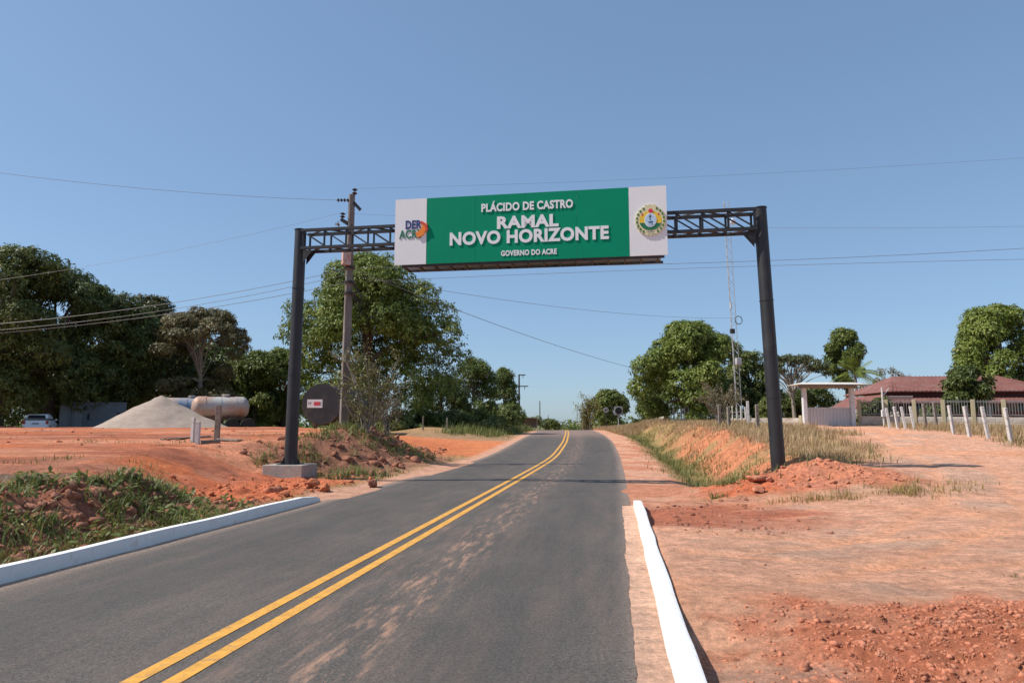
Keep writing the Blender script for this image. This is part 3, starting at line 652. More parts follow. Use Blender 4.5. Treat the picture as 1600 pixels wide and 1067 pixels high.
dome(236, 466, 67, 9.5, 15, leaf_mat('rusty_leaf', (.04, .055, .015), (.10, .10, .03), (.24, .16, .06)), 26000, 'brown-tinged tree between the container and the dry tree', .12, 36, 1.3, trunk_r=.35, group=GL)
dome(404, 552, 70, 8, 16, L_MANGO, 20000, 'lower green tree left of the left gantry post', .05, 34, 1.2, trunk_r=.3, group=GL)
dome(446, 548, 72, 7, 17, L_MANGO2, 16000, 'bright green tree showing just behind the left gantry post', .05, 28, 1.1, trunk_r=.3, group=GL)
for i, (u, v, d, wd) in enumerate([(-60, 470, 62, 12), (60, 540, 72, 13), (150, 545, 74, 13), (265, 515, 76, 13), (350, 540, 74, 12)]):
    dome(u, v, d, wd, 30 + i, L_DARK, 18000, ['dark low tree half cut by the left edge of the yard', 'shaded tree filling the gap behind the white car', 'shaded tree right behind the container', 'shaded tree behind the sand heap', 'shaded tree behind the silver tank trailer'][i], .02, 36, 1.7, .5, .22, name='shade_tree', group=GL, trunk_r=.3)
b = TG(318, 61); h = top_h(470, 61, b.z); rng = np.random.default_rng(5); lo = []
for k in range(46):
    a = rng.uniform(0, 6.28); q = 3.6 * math.sqrt(rng.uniform(0, 1)); lo.append((np.array([q * math.cos(a), q * math.sin(a), h - .7 - 4.6 * (q / 3.8) ** 2 * rng.uniform(.4, 1.0) - rng.uniform(0, 1.2)]), rng.uniform(.6, 1.05)))
for k in range(10): a = rng.uniform(0, 6.28); q = rng.uniform(1.5, 4); lo.append((np.array([q * math.cos(a), q * math.sin(a), rng.uniform(3, h * .5)]), rng.uniform(.7, 1.1)))
make_tree('dry_tree', b, lo, 51, leaf_mat('brown_green_leaf', (.085, .085, .035), (.19, .165, .075), (.30, .23, .11)), 24000, .24, .11, 'thin grey-brown drying tree with open branches behind the tank trailers', group=GL, bk=palebark, trunk_r=.20, fork=4.6, limbs=24, flat=.6, inner=.3)
dome(742, 562, 84, 6.5, 18, L_MANGO, 13000, 'mid-height tree right of the huge mango tree', .04, 28, 1.0, trunk_r=.25)
dome(787, 577, 92, 4.6, 19, L_MANGO, 12000, 'narrow tree beside the distant utility pole left of the road', .03, 26, .85, trunk_r=.22, shape='tall')
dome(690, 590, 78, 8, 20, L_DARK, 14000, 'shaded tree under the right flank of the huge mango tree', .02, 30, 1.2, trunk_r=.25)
dome(948, 611, 118, 9.0, 21, L_MANGO, 14000, 'rounded distant tree right of the road crest behind two round signs', .02, 34, 1.1, .42, .2, trunk_r=.3)
dome(1072, 507, 62, 10.0, 22, L_MANGO2, 50000, 'big rounded mango tree left of the lattice mast', .03, 48, 1.25, extra=[(-70, 560, 1.3), (-72, 590, 1.3), (45, 520, 1.2), (70, 535, 1.2)], trunk_r=.4)
dome(1168, 552, 66, 6.0, 23, L_DARK, 15000, 'dark tree between the mast and the right gantry post', .03, 30, 1.0, trunk_r=.25, group=GR_)
b = TG(1236, 72); h = top_h(545, 72, b.z); rng = np.random.default_rng(8); lo = []
for k in range(30):
    a = rng.uniform(0, 6.28); q = 3.9 * math.sqrt(rng.uniform(0, 1)); lo.append((np.array([q * math.cos(a), q * math.sin(a), h - .5 - 2.2 * (q / 4) ** 2 - rng.uniform(0, .8)]), rng.uniform(.45, .85)))
make_tree('umbrella_tree', b, lo, 52, leaf_mat('grey_green_leaf', (.06, .075, .03), (.12, .13, .05), (.19, .17, .08)), 6500, .24, .11, 'sparse spreading umbrella-shaped tree behind the white gateway', group=GR_, bk=palebark, trunk_r=.2, fork=2.6, limbs=30, flat=.5, inner=.3)
dome(1318, 515, 76, 5.0, 24, L_MANGO, 12000, 'tall slim-crowned tree above the white gateway roof', .42, 22, .85, trunk_r=.22, shape='tall', group=GR_)
dome(1562, 480, 62, 10.5, 25, L_MANGO2, 50000, 'big mango tree over the house at the right edge', .03, 50, 1.3, extra=[(-62, 535, 1.3), (-70, 560, 1.2), (-40, 505, 1.2)], trunk_r=.4, group=GR_)
dome(1506, 577, 47, 3.4, 26, L_DARK, 9000, 'small leafy tree in front of the red-roofed house', .30, 20, .55, .28, .12, trunk_r=.10, name='small_tree', group=GR_)
dome(1262, 608, 78, 7, 27, L_DARK, 9000, 'low dark tree seen through the white gateway', .0, 24, 1.1, trunk_r=.2, group=GR_)
dome(1215, 615, 80, 8, 28, L_DARK, 9000, 'low dark tree beyond the wall by the right gantry post', .0, 24, 1.1, trunk_r=.2, group=GR_)
dome(1020, 600, 75, 5, 29, L_MANGO, 9000, 'low tree at the left foot of the mango by the mast', .0, 22, .9, trunk_r=.2)
b = TG(1384, 84); h = top_h(574, 84, b.z); rng = np.random.default_rng(9); lo = []
for k in range(22):
    a = rng.uniform(0, 6.28); q = 3.3 * math.sqrt(rng.uniform(0, 1)); lo.append((np.array([q * math.cos(a), q * math.sin(a), h - .4 - 2.4 * (q / 3.3) ** 2 - rng.uniform(0, .8)]), rng.uniform(.5, .8)))
make_tree('bare_tree', b, lo, 53, L_DRY, 2200, .24, .10, 'nearly leafless grey tree behind the house roof', group=GR_, bk=palebark, trunk_r=.18, fork=2.0, limbs=22, flat=.6, inner=.3)
# coconut palm: trunk and arching fronds, each frond its own part
b = TG(1333, 67); h = top_h(585, 67, b.z); palm = empty('palm_tree', b, 0, 'feathery palm behind the right post of the white gateway', 'palm', GR_); rng = np.random.default_rng(3)
MB().tube([(0, 0, -.3), (.05, 0, h * .5), (0, 0, h)], [.2, .15, .12], 9).build('trunk', palebark, palm, True)
for k in range(22):
    a = k * 2.4; el = rng.uniform(-.1, 1.25); Lf = rng.uniform(2.1, 2.9); pts = []
    for s in np.linspace(0, 1, 9):
        hz = math.cos(el) * s * Lf; pts.append(Vector((math.cos(a) * hz, math.sin(a) * hz, h + math.sin(el) * s * Lf - 1.25 * s * s * (1.1 if el < .8 else .6))))
    mb = MB().tube(pts, [.025] * 9, 4, False)
    for i in range(24):
        s = .12 + .88 * i / 24; j = min(7, int(s * 8)); p = pts[j].lerp(pts[j + 1], s * 8 - j); d = (pts[j + 1] - pts[j]).normalized(); sd_ = d.cross(Vector((0, 0, 1))).normalized()
        for q in (-1, 1):
            tip = p + (sd_ * q * .75 + d * .5 + Vector((0, 0, -.28))).normalized() * (.62 * math.sin(math.pi * min(.95, s * .8 + .15)) + .12); mb.add([p - d * .03, p + d * .03, tip], [(0, 1, 2)])
    mb.build('frond', L_MANGO2, palm)
# bamboo stand
b = TG(914, 112); bam = empty('bamboo_stand', b, 0, 'yellowish bamboo clump left of the distant rounded tree', 'bamboo'); rng = np.random.default_rng(6); mb = MB(); Ps = []; Ns = []
for k in range(34):
    a = rng.uniform(0, 6.28); q = rng.uniform(0, 1.4); x0, y0 = q * math.cos(a), q * math.sin(a); Hh = rng.uniform(3.6, 6.8); lx_, ly_ = rng.normal(0, 1.0), rng.normal(0, .7)
    pts = [Vector((x0 + lx_ * s * s, y0 + ly_ * s * s, Hh * s - .5 * s ** 4)) for s in np.linspace(0, 1, 6)]; mb.tube(pts, [.04, .036, .03, .024, .016, .006], 5, False)
    for s in rng.uniform(.15, 1, 70): p = pts[min(4, int(s * 5))].lerp(pts[min(4, int(s * 5)) + 1], s * 5 - min(4, int(s * 5))); Ps.append(np.array(p) + rng.normal(0, .28, 3)); Ns.append(rng.normal(0, 1, 3) * .7)
mb.build('cane', palebark, bam); V, fc = leaves(rng, np.array(Ps), np.array(Ns), .42, .12, .4); link_mesh('crown', np_mesh('crown', V, fc, L_BAMBOO), None, bam)
# hedges and bushes
def bush(u, d, wd, ht, seed, lm, n, label, ll=.26, lw=.12, name='bush', group=None, dz=0):
    b = TG(u, d, dz); rng = np.random.default_rng(seed); lo = []
    for k in range(16): a = rng.uniform(0, 6.28); q = wd / 2 * math.sqrt(rng.uniform(0, 1)) * .85; lo.append((np.array([q * math.cos(a), q * math.sin(a) * .7, rng.uniform(.15, 1) * ht * (1 - .5 * (2 * q / wd) ** 2)]), min(wd, ht * 1.6) * rng.uniform(.14, .24)))
    return make_tree(name, b, lo, seed, lm, n, ll, lw, label, 'bush', group, trunk_r=.05, limbs=10, fork=.3)
HG = 'bushes along the left verge'
for i, (u, d, wd, ht) in enumerate([(625, 60, 4.5, 1.9), (668, 66, 5, 2.0), (712, 68, 5, 1.9), (748, 70, 4.5, 2.2), (776, 74, 4.5, 2.4), (792, 82, 4, 2.6), (772, 62, 3, 1.3), (800, 92, 4, 1.9), (828, 118, 6, 2.4), (850, 135, 7, 2.4)]):
    bush(u, d, wd, ht, 70 + i, (L_WEED, L_MANGO)[i % 2], 5200, ['bush just right of the black tank', 'bush behind the shaded earth bank', 'bush at the foot of the mid-height tree', 'bush above the end of the shaded bank', 'bush by the narrow tree left of the road', 'bush at the foot of the narrow tree', 'low weedy bush at the left road edge near the crest', 'bush before the distant utility pole', 'bush beyond the distant utility pole', 'farthest bush at the road crest'][i], group=HG)
for i, (u, d, wd, ht) in enumerate([(1362, 43.5, 2.2, 1.5), (1450, 44, 1.6, 1.1), (1010, 92, 5, 1.5), (1195, 52, 2.2, 1.7), (870, 160, 9, 2.8)]):
    bush(u, d, wd, ht, 90 + i, (L_DARK, L_WEED)[i % 2], 3600, ['dark shrub right of the white gateway', 'shrub behind the leaning white posts', 'low bush behind the round signs', 'reddish-green shrub by the right gantry post', 'hazy bush on the horizon past the crest'][i], .2, .1)
# bare-stemmed shrubs
def twig_shrub(b, wd, ht, seed, lm, n, label, stems=9):
    rng = np.random.default_rng(seed); t = empty('dry_shrub', b, 0, label, 'shrub'); mb = MB(); Ps = []
    for k in range(stems):
        a = rng.uniform(0, 6.28); q = wd / 2 * rng.uniform(.3, 1); e = Vector((q * math.cos(a), q * math.sin(a) * .7, ht * rng.uniform(.55, 1))); m_ = e * .5 + Vector(rng.normal(0, .12, 3))
        mb.tube([(rng.normal(0, .06), rng.normal(0, .06), -.1), m_, e], [.03, .02, .007], 5, False)
        for j in range(7):
            s0 = m_.lerp(e, rng.uniform(-.5, .9)); s1 = s0 + Vector((rng.normal(0, .35), rng.normal(0, .3), rng.uniform(.05, .6))) * ht * .35; mb.tube([s0, s0.lerp(s1, .5) + Vector((0, 0, .04)), s1], [.012, .008, .004], 4, False)
            for q in rng.uniform(.2, 1.05, n // (stems * 7)): Ps.append(np.array(s0.lerp(s1, q)) + rng.normal(0, .09, 3))
    mb.build('stem', palebark, t); Pn = np.array(Ps); V, fc = leaves(rng, Pn, rng.normal(0, 1, Pn.shape) * .6, .13, .06, .2); link_mesh('foliage', np_mesh('foliage', V, fc, lm), None, t)
twig_shrub(TG(577, 27.0), 2.6, 3.3, 61, leaf_mat('pale_olive_leaf', (.10, .11, .035), (.20, .19, .07), (.30, .24, .11)), 2600, 'scraggly half-dry shrub with pale stems right of the utility pole', 14)
twig_shrub(TG(1122, 44), 3.2, 2.9, 62, L_DRY, 2600, 'dry twiggy shrub in the straw grass before the mango', 14)
twig_shrub(TG(608, 29.0), 1.6, 2.2, 63, L_DRY, 700, 'small bare shrub on the weedy bank by the black tank', 8)

# ------------------------------------------------------------------ grass and weeds
def blades(name, pts, hts, wds, lm, seed, bend=.5, seg=2, stiff=0):
    """bent tapering blades: each a strip of seg quads ending in a point-like tip"""
    rng = np.random.default_rng(seed); n = len(pts); a = rng.uniform(0, 2 * math.pi, n); dr = np.stack([np.cos(a), np.sin(a), 0 * a], -1); sd_ = np.stack([-np.sin(a), np.cos(a), 0 * a], -1)
    bd_ = rng.uniform(.1, 1, n) * bend; V = []
    for k in range(seg + 1):
        s = k / seg; c = pts + np.array([0, 0, 1]) * (hts * (s - .35 * bd_ * s * s))[:, None] + dr * (hts * bd_ * s * s)[:, None]
        wv = (wds * (1 - s) ** .7 * .5 + .0008)[:, None] * sd_; V += [c - wv, c + wv]
    V = np.stack(V, 1); I = np.arange(n)[:, None] * (2 * (seg + 1)); fs = np.concatenate([I + np.array([2 * k, 2 * k + 1, 2 * k + 3, 2 * k + 2]) for k in range(seg)], 0)
    return np_mesh(name, V.reshape(-1, 3), fs, lm)
def scatter(n, x0, x1, y0, y1, dens, seed):
    """points kept with probability dens(x, y, e)"""
    rng = np.random.default_rng(seed); x = rng.uniform(x0, x1, n); y = rng.uniform(y0, y1, n); e = x - xc(y); k = rng.uniform(0, 1, n) < dens(x, y, e); x, y = x[k], y[k]
    return np.stack([x, y, terrain(x, y) - .01], -1)
def field_d(x, y, e):
    n1 = fbm(x * .8, y * .8, 41, 4); dr = seg_d(x, y, DRIVE)
    return sst(7.2, 8.4, e + (n1 - .5) * 1.6 + .9 * sst(34, 46, y) - .5) * sst(2.0, 3.2, dr + (n1 - .5) * 2.0) * sst(17.6, 19.2, y) * (.25 + .75 * sst(.3, .6, n1)) * sst(85, 60, y)
rng = np.random.default_rng(70)
p = scatter(230000, 7, 40, 17.5, 62, field_d, 71); h = rng.uniform(.12, .46, len(p)) * (.4 + 1.0 * fbm(p[:, 0] * .4, p[:, 1] * .4, 15, 3)) * np.where(p[:, 1] > 20, 1, .75)
tag(link_mesh('dry_grass', blades('dry_grass', p, h, rng.uniform(.012, .028, len(p)), L_STRAW, 72, .7)), 'straw-coloured dry grass covering the field right of the road', 'grass', kind='stuff')
p = scatter(60000, 7, 30, 17.5, 60, lambda x, y, e: field_d(x, y, e) * sst(.5, .68, fbm(x * .5, y * .5, 88, 3)), 73)
tag(link_mesh('green_grass', blades('green_grass', p, rng.uniform(.1, .38, len(p)), rng.uniform(.012, .028, len(p)), L_GREEN, 74, .8)), 'greener grass patches in the dry field right of the road', 'grass', kind='stuff')
p = scatter(90000, 5, 17, 15.5, 75, lambda x, y, e: np.exp(-((e - 6.2) / 1.0) ** 2) * sst(.36, .55, fbm(x * 1.2, y * .6, 90, 3)) * sst(15.5, 17, y), 75)
tag(link_mesh('ditch_grass', blades('ditch_grass', p, rng.uniform(.08, .34, len(p)), rng.uniform(.012, .03, len(p)), L_GREEN, 76, .9)), 'green grass growing along the ditch right of the road', 'grass', kind='stuff')
p = scatter(40000, 7.0, 14, 60, 110, lambda x, y, e: (e > 4.6) * 1.0, 77)
tag(link_mesh('verge_grass', blades('verge_grass', p, rng.uniform(.2, .7, len(p)), rng.uniform(.02, .05, len(p)), L_STRAW, 78, .5)), 'tall straw grass on the right verge round the two round signs', 'grass', kind='stuff')
def tuftd(x, y, e): return np.exp(-((x - 8.3) / 1.9) ** 4 - ((y - 14.6 - .42 * (x - 8.3)) / .55) ** 2) * sst(.34, .58, fbm(x * 2, y * 2, 95, 3)) + np.exp(-((x - 6.3) / .8) ** 2 - ((y - 14.1) / .25) ** 2) * .7
p = scatter(26000, 5, 13, 12.5, 18, tuftd, 79)
tag(link_mesh('mound_grass', blades('mound_grass', p, rng.uniform(.05, .24, len(p)), rng.uniform(.006, .014, len(p)), L_YGRASS, 80, .9, 3)), 'dry green grass at the front foot of the red mound by the right post', 'grass', kind='stuff')
def clumps(cent, per, rad, h0, h1, w0, w1, lm, name, seed, bend=.9, seg=3, label=None):
    rng = np.random.default_rng(seed); Q = []; Hs = []
    for (x, y, s) in cent:
        k = int(per * s); xx = x + rng.normal(0, rad * s, k); yy = y + rng.normal(0, rad * s, k); Q.append(np.stack([xx, yy, terrain(xx, yy) - .01], -1)); Hs.append(rng.uniform(h0, h1, k) * s)
    Q = np.concatenate(Q); Hs = np.concatenate(Hs)
    return tag(link_mesh(name, blades(name, Q, Hs, rng.uniform(w0, w1, len(Q)), lm, seed + 1, bend, seg)), label, 'weeds', kind='stuff')
rng = np.random.default_rng(81); ce = []
for k in range(230):
    y = rng.uniform(5.2, 13.4); e = -rng.uniform(3.9, 6.0); x = float(xc(y)) + e
    if fbm(np.array([x * .9]), np.array([y * .9]), 97, 3)[0] > .40: ce.append((x, y, rng.uniform(.5, 1.1)))
clumps(ce, 34, .13, .08, .32, .012, .034, L_WEED, 'bank_weeds', 82, 1.5, 4, 'green weeds growing through the earth ridge behind the left kerb')
nb = 5200; yb = rng.uniform(5.2, 13.6, nb); xb = xc(yb) - rng.uniform(3.8, 6.2, nb); kb = fbm(xb * 1.3, yb * 1.3, 197, 3) > .52; xb, yb = xb[kb], yb[kb]
pb = np.stack([xb, yb, terrain(xb, yb) + rng.uniform(.0, .16, len(xb))], -1); nbv = rng.normal(0, .5, pb.shape); nbv[:, 2] += 1; V, fc = leaves(rng, pb, nbv, .13, .06, .0, .5)
tag(link_mesh('broadleaf_weeds', np_mesh('broadleaf_weeds', V, fc, L_WEED)), 'low broad-leaved weeds creeping over the ridge behind the left kerb', 'weeds', kind='stuff')
ce = [(float(xc(y)) - rng.uniform(3.72, 4.2), y, rng.uniform(.6, 1)) for y in rng.uniform(7.4, 13, 170)]
clumps(ce, 45, .10, .05, .17, .005, .011, L_YGRASS, 'kerb_grass', 84, .8, 3, 'yellowish low grass strip behind the left kerb')
ce = [(float(xc(y)) - e, y, s) for y, e, s in zip(rng.uniform(20.5, 32, 80), rng.uniform(4.2, 8.2, 80), rng.uniform(.4, 1.1, 80))]
clumps(ce, 50, .22, .15, .5, .014, .035, L_WEED, 'pole_bank_weeds', 86, 1.4, 3, 'rank weeds on the bank round the utility pole')
ce = [(x, y, s) for x, y, s in zip(rng.uniform(-16, -6.5, 70), rng.uniform(15, 31, 70), rng.uniform(.3, .9, 70)) if fbm(np.array([x * .4]), np.array([y * .4]), 99, 2)[0] > .5]
clumps(ce, 45, .3, .06, .22, .010, .02, L_GREEN, 'yard_grass', 88, .9, 2, 'short green grass patches at the edge of the yard')
ce = [(float(xc(y)) - e, y, s) for y, e, s in zip(rng.uniform(52, 98, 120), rng.uniform(4.8, 9, 120), rng.uniform(.6, 1.3, 120))]
clumps(ce, 60, .5, .3, .9, .03, .06, L_WEED, 'verge_weeds', 90, .9, 2, 'weeds on the left verge before the road crest')
ce = [(float(xc(y)) + e, y, s) for y, e, s in ((17.2, 6.1, 1.0), (18.0, 6.3, .8), (19.5, 5.8, .6), (16.3, 5.6, .6), (15.4, 5.2, .45), (21, 6.2, .7))]
clumps(ce, 130, .18, .2, .45, .012, .024, L_GREEN, 'ditch_weeds', 92, 1.1, 4, 'bright weed tufts in the ditch near the red mound')
ce = [(5.3, 7.4, .5), (5.6, 7.1, .6), (6.0, 7.0, .5), (4.6, 5.6, .28), (5.1, 5.2, .22), (3.9, 5.35, .3), (3.0, 4.75, .2)]
clumps(ce, 40, .13, .05, .16, .004, .009, L_GREEN, 'pile_grass', 94, .9, 3, 'small grass sprigs round the red clod heap')

# ------------------------------------------------------------------ clods
def lump_proto(seed, n=2):
    rng = np.random.default_rng(seed); import bmesh
    bm = bmesh.new(); bmesh.ops.create_icosphere(bm, subdivisions=n, radius=1)
    ax = rng.normal(0, 1, (11, 3)); ax /= np.linalg.norm(ax, axis=1)[:, None]; dd = rng.uniform(.38, .85, 11)
    for v in bm.verts:
        p = np.array(v.co)
        for a, d in zip(ax, dd):
            t = p @ a
            if t > d: p = p - a * (t - d) * .97
        v.co = Vector(p * (1 + rng.normal(0, .09)) * np.array([1.15, .9, .75]))
    V = np.array([v.co[:] for v in bm.verts]); Fc = np.array([[v.index for v in f.verts] for f in bm.faces]); bm.free(); return V, Fc
PROT = [lump_proto(k, 1) for k in range(6)]; PROT2 = [lump_proto(k + 20, 2) for k in range(5)]
def octa(seed):
    r_ = np.random.default_rng(seed); V = np.array([[1, 0, 0], [-1, 0, 0], [0, 1, 0], [0, -1, 0], [0, 0, 1], [0, 0, -1]], float) * r_.uniform(.6, 1.25, (6, 1)) + r_.normal(0, .2, (6, 3)); return V, np.array([[0, 2, 4], [2, 1, 4], [1, 3, 4], [3, 0, 4], [2, 0, 5], [1, 2, 5], [3, 1, 5], [0, 3, 5]])
PROT0 = [octa(k) for k in range(8)]
soil_red = mat('red_clod', (.45, .175, .10), .95, var=.4, scale=9, bump=.8, bscale=30, spec=.15, dirt=(.45, .22, .14), dscale=4, dthr=.58)
soil_dark = mat('dark_clod', (.27, .115, .072), .95, var=.35, scale=6, bump=.8, bscale=24, spec=.15, dirt=(.44, .20, .12), dscale=3, dthr=.58)
soil_or = mat('orange_clod', (.46, .15, .07), .95, var=.3, scale=8, bump=.8, bscale=24, spec=.15)
def clods(name, pts, sizes, mt, seed, label):
    rng = np.random.default_rng(seed); Vs = []; Fs = []; o = 0
    for p, s in zip(pts, sizes):
        V, Fc = PROT0[rng.integers(8)] if s < .02 else PROT[rng.integers(6)] if s < .05 else PROT2[rng.integers(5)]; a = rng.uniform(0, 6.28); c, q = math.cos(a), math.sin(a); tl = rng.normal(0, .4); M = np.array([[c, -q, 0], [q, c, 0], [0, 0, 1]]) @ np.array([[1, 0, 0], [0, math.cos(tl), -math.sin(tl)], [0, math.sin(tl), math.cos(tl)]])
        Vs.append((V * s * rng.uniform(.75, 1.2, 3)) @ M.T + p + np.array([0, 0, s * .15])); Fs.append(Fc + o); o += len(V)
    return tag(link_mesh(name, np_mesh(name, np.concatenate(Vs), np.concatenate(Fs), mt)), label, 'clods', kind='stuff')
rng = np.random.default_rng(101)
def pile_d(x, y, e): return sst(.25, .8, np.exp(-(((x - 4.0) / 2.1) ** 2 + ((y - 4.95) / 1.2) ** 2)) * 1.7 + (fbm(x * 1.6, y * 1.6, 55, 4) - .5) * 1.1)
p = scatter(110000, 1.2, 6.2, 3.7, 6.8, pile_d, 102)[:48000]; clods('clod_heap', p, np.minimum(.034, .0045 + rng.pareto(2.1, len(p)) * .0048), soil_red, 103, 'crumbled red earth clods heaped at the lower right')
p = scatter(420, 1.3, 2.3, 4.0, 5.1, lambda x, y, e: (e > 3.7) * .8, 104); clods('kerb_clods', p, np.minimum(.07, .008 + rng.pareto(2.2, len(p)) * .014), soil_red, 105, 'red clods beside the near end of the right kerb')
p = scatter(9000, 4.0, 10.5, 14.8, 18.6, lambda x, y, e: sst(.3, .7, np.exp(-(((x - 6.8) / 2.6) ** 4 + ((y - 16.6) / 1.5) ** 4))) * .7, 106); clods('mound_clods', p, np.minimum(.10, .010 + rng.pareto(2.6, len(p)) * .014), soil_red, 107, 'red clods on the mound round the right gantry post')
p = scatter(3500, 2.5, 6, 10.2, 15, lambda x, y, e: (e > 3.75) * sst(6.8, 4.4, e) * .8, 108); clods('shoulder_clods', p, np.minimum(.07, .008 + rng.pareto(2.4, len(p)) * .012), soil_dark, 109, 'dark red clods behind the far end of the right kerb')
p = scatter(22000, -11, -3.5, 4.5, 14.5, lambda x, y, e: (e < -3.72) * sst(7.0, 5.6, -e) * sst(.1, .4, fbm(x, y, 56, 3)), 110)[:13000]; clods('ridge_clods', p, np.minimum(.12, .016 + rng.pareto(1.7, len(p)) * .016), soil_dark, 111, 'dark red clods of the earth ridge behind the left kerb')
p = scatter(7000, -9, -3.4, 14.3, 21.5, lambda x, y, e: (e < -4.1) * sst(8, 5, -e) * sst(.3, .5, fbm(x, y, 57, 3)), 112); clods('footing_clods', p, np.minimum(.13, .012 + rng.pareto(2.2, len(p)) * .02), soil_or, 113, 'orange clods round the concrete footing')
p = scatter(7000, -12, -3.5, 21, 38, lambda x, y, e: (e < -4.4) * sst(10, 5, -e) * .7, 114); clods('bank_clods', p, np.minimum(.26, .02 + rng.pareto(2.2, len(p)) * .035), soil_dark, 115, 'clods on the bank round the utility pole')
p = scatter(4500, -30, -6, 11, 38, lambda x, y, e: (e < -5) * .5, 116); clods('yard_clods', p, np.minimum(.10, .01 + rng.pareto(2.4, len(p)) * .014), soil_or, 117, 'small clods strewn over the red yard')
p = scatter(3000, 2.0, 14, 5.5, 14, lambda x, y, e: (e > 3.7) * .6, 118); clods('apron_crumbs', p, np.minimum(.035, .005 + rng.pareto(2.6, len(p)) * .006), soil_dark, 119, 'tiny crumbs of earth on the dirt apron right of the road')
def rock(u, d, s, mt, label):
    BIG = lump_proto(int(u) + 300, 3)
    o = link_mesh('earth_lump', np_mesh('earth_lump', BIG[0] * s * np.array([1, .9, .85]), BIG[1], None, False), None, None, TG(u, d, s * .3), random.Random(u).uniform(0, 6)); o.data.materials.append(mt); tag(o, label, 'lump', 'large lumps of earth')
rock(588, 18.4, .24, soil_dark, 'dark red lump by the road edge right of the footing'); rock(496, 16.9, .22, soil_or, 'orange lump just right of the footing base')
rock(515, 16.6, .2, soil_or, 'second orange lump right of the footing'); rock(440, 16.0, .22, soil_red, 'red lump in front of the concrete footing')
rock(1172, 15.9, .24, soil_red, 'biggest dark red lump on the right mound'); rock(1192, 15.8, .13, soil_red, 'small lump just right of the biggest mound lump'); rock(1178, 15.2, .16, soil_red, 'orange-red lump low on the right mound')
rock(112, 8.4, .14, concrete, 'pale brown stone behind the left kerb'); rock(20, 7.5, .12, soil_red, 'reddish stone by the kerb at the left edge')

# ------------------------------------------------------------------ yard things
# heap of pale sand with slumped flanks
b = TG(258, 40.5); A = np.linspace(0, 2 * math.pi, 73)[:-1]; T = np.linspace(0, 1, 26); V = []
for t in T:
    rx, ry = 3.9 * t, 3.0 * t
    for a in A:
        x, y = rx * math.cos(a) * (1 + .08 * math.sin(3 * a + 1)), ry * math.sin(a) * (1 + .08 * math.sin(2 * a))
        z = 1.88 * ((1 - t) ** 1.12 * .92 + .08 * (1 - t * t)) * (1 + .10 * math.cos(a - 3.0) * t) + .22 * (float(fbm(x * 1.3 + 9, y * 1.3, 7, 5)) - .5) * min(1, 6 * t)
        V.append((x, y, z - .12 * t))
m = len(A); fs = [(i * m + k, i * m + (k + 1) % m, (i + 1) * m + (k + 1) % m, (i + 1) * m + k) for i in range(len(T) - 1) for k in range(m)]
tag(MB().add(V, fs).build('sand_heap', mat('pale_sand', (.36, .285, .23), .95, var=.14, scale=3, bump=.8, bscale=9, spec=.1), None, True, loc=b), 'pale grey-beige conical heap of sand in the yard', 'sand heap')
# container
gsteel = mat('grey_painted_steel', (.15, .18, .20), .6, var=.12, scale=2, dirt=(.12, .12, .12), dscale=1.2, dthr=.6)
b = TG(157, 58); ct = empty('container', (b.x, b.y, b.z), R(28), 'blue-grey steel container left of the sand heap', 'container')
MB().box((0, 0, 1.3), (4.6, 2.35, 2.5)).build('body', gsteel, ct, bevel=.03)
for sgn in (-1, 1):
    mb = MB()
    for k in range(22): mb.box((-2.15 + k * .205, sgn * 1.185, 1.3), (.10, .035, 2.3))
    mb.build('corrugation', gsteel, ct)
mb = MB().box((0, -1.2, 2.52), (4.64, .08, .12)).box((0, -1.2, .1), (4.64, .08, .14)).box((0, 1.2, 2.52), (4.64, .08, .12)); mb.build('rail', gsteel, ct)
for k in (-1, 1):
    dk = MB().box((-1.6 + k * .42, -1.23, 1.25), (.78, .05, 2.1)).build('door', mat('pale_grey_steel', (.20, .23, .25), .6, var=.1, scale=2), ct, bevel=.01)
    MB().tube([(-1.6 + k * .16, -1.275, .3), (-1.6 + k * .16, -1.275, 2.25)], .02, 6).build('locking_bar', gsteel, dk)
MB().box((-.4, -1.22, 1.35), (.16, .03, .5)).build('vent', mat('dark_gap', (.02, .02, .022), .8), ct)
MB().box((1.75, -1.22, 1.55), (.18, .03, .35)).build('vent', MATS['dark_gap'], ct)
# white hatchback seen from behind
b = TG(66, 50); car = empty('parked_car', b, R(24), 'small white hatchback parked under the trees at the left', 'car')
cw = mat('white_car_paint', (.78, .78, .78), .25, var=.02); glass = mat('dark_glass', (.02, .022, .025), .08, var=.05); rub = mat('black_rubber', (.02, .02, .02), .8); tl = mat('red_lens', (.35, .01, .012), .25); chrome = mat('grey_rim', (.45, .45, .46), .35, .7)
def loft(secs):
    n = len(secs[0]); V = [p for s in secs for p in s]; return MB().add(V, [(i * n + k, i * n + (k + 1) % n, (i + 1) * n + (k + 1) % n, (i + 1) * n + k) for i in range(len(secs) - 1) for k in range(n)] + [tuple(range(n)), tuple(range((len(secs) - 1) * n, len(secs) * n))])
def csec(y, wd, z0, z1, tw): return [(-wd * .92, y, z0), (-wd, y, z0 + .2), (-wd, y, z0 + (z1 - z0) * .7), (-tw, y, z1), (tw, y, z1), (wd, y, z0 + (z1 - z0) * .7), (wd, y, z0 + .2), (wd * .92, y, z0)]
loft([csec(0, .72, .36, .82, .66), csec(.08, .79, .28, .93, .74), csec(.5, .82, .22, .95, .76), csec(2.2, .82, .2, .93, .76), csec(2.9, .81, .2, .88, .73), csec(3.6, .78, .22, .76, .66), csec(3.8, .7, .3, .66, .6)]).build('body', cw, car, True)
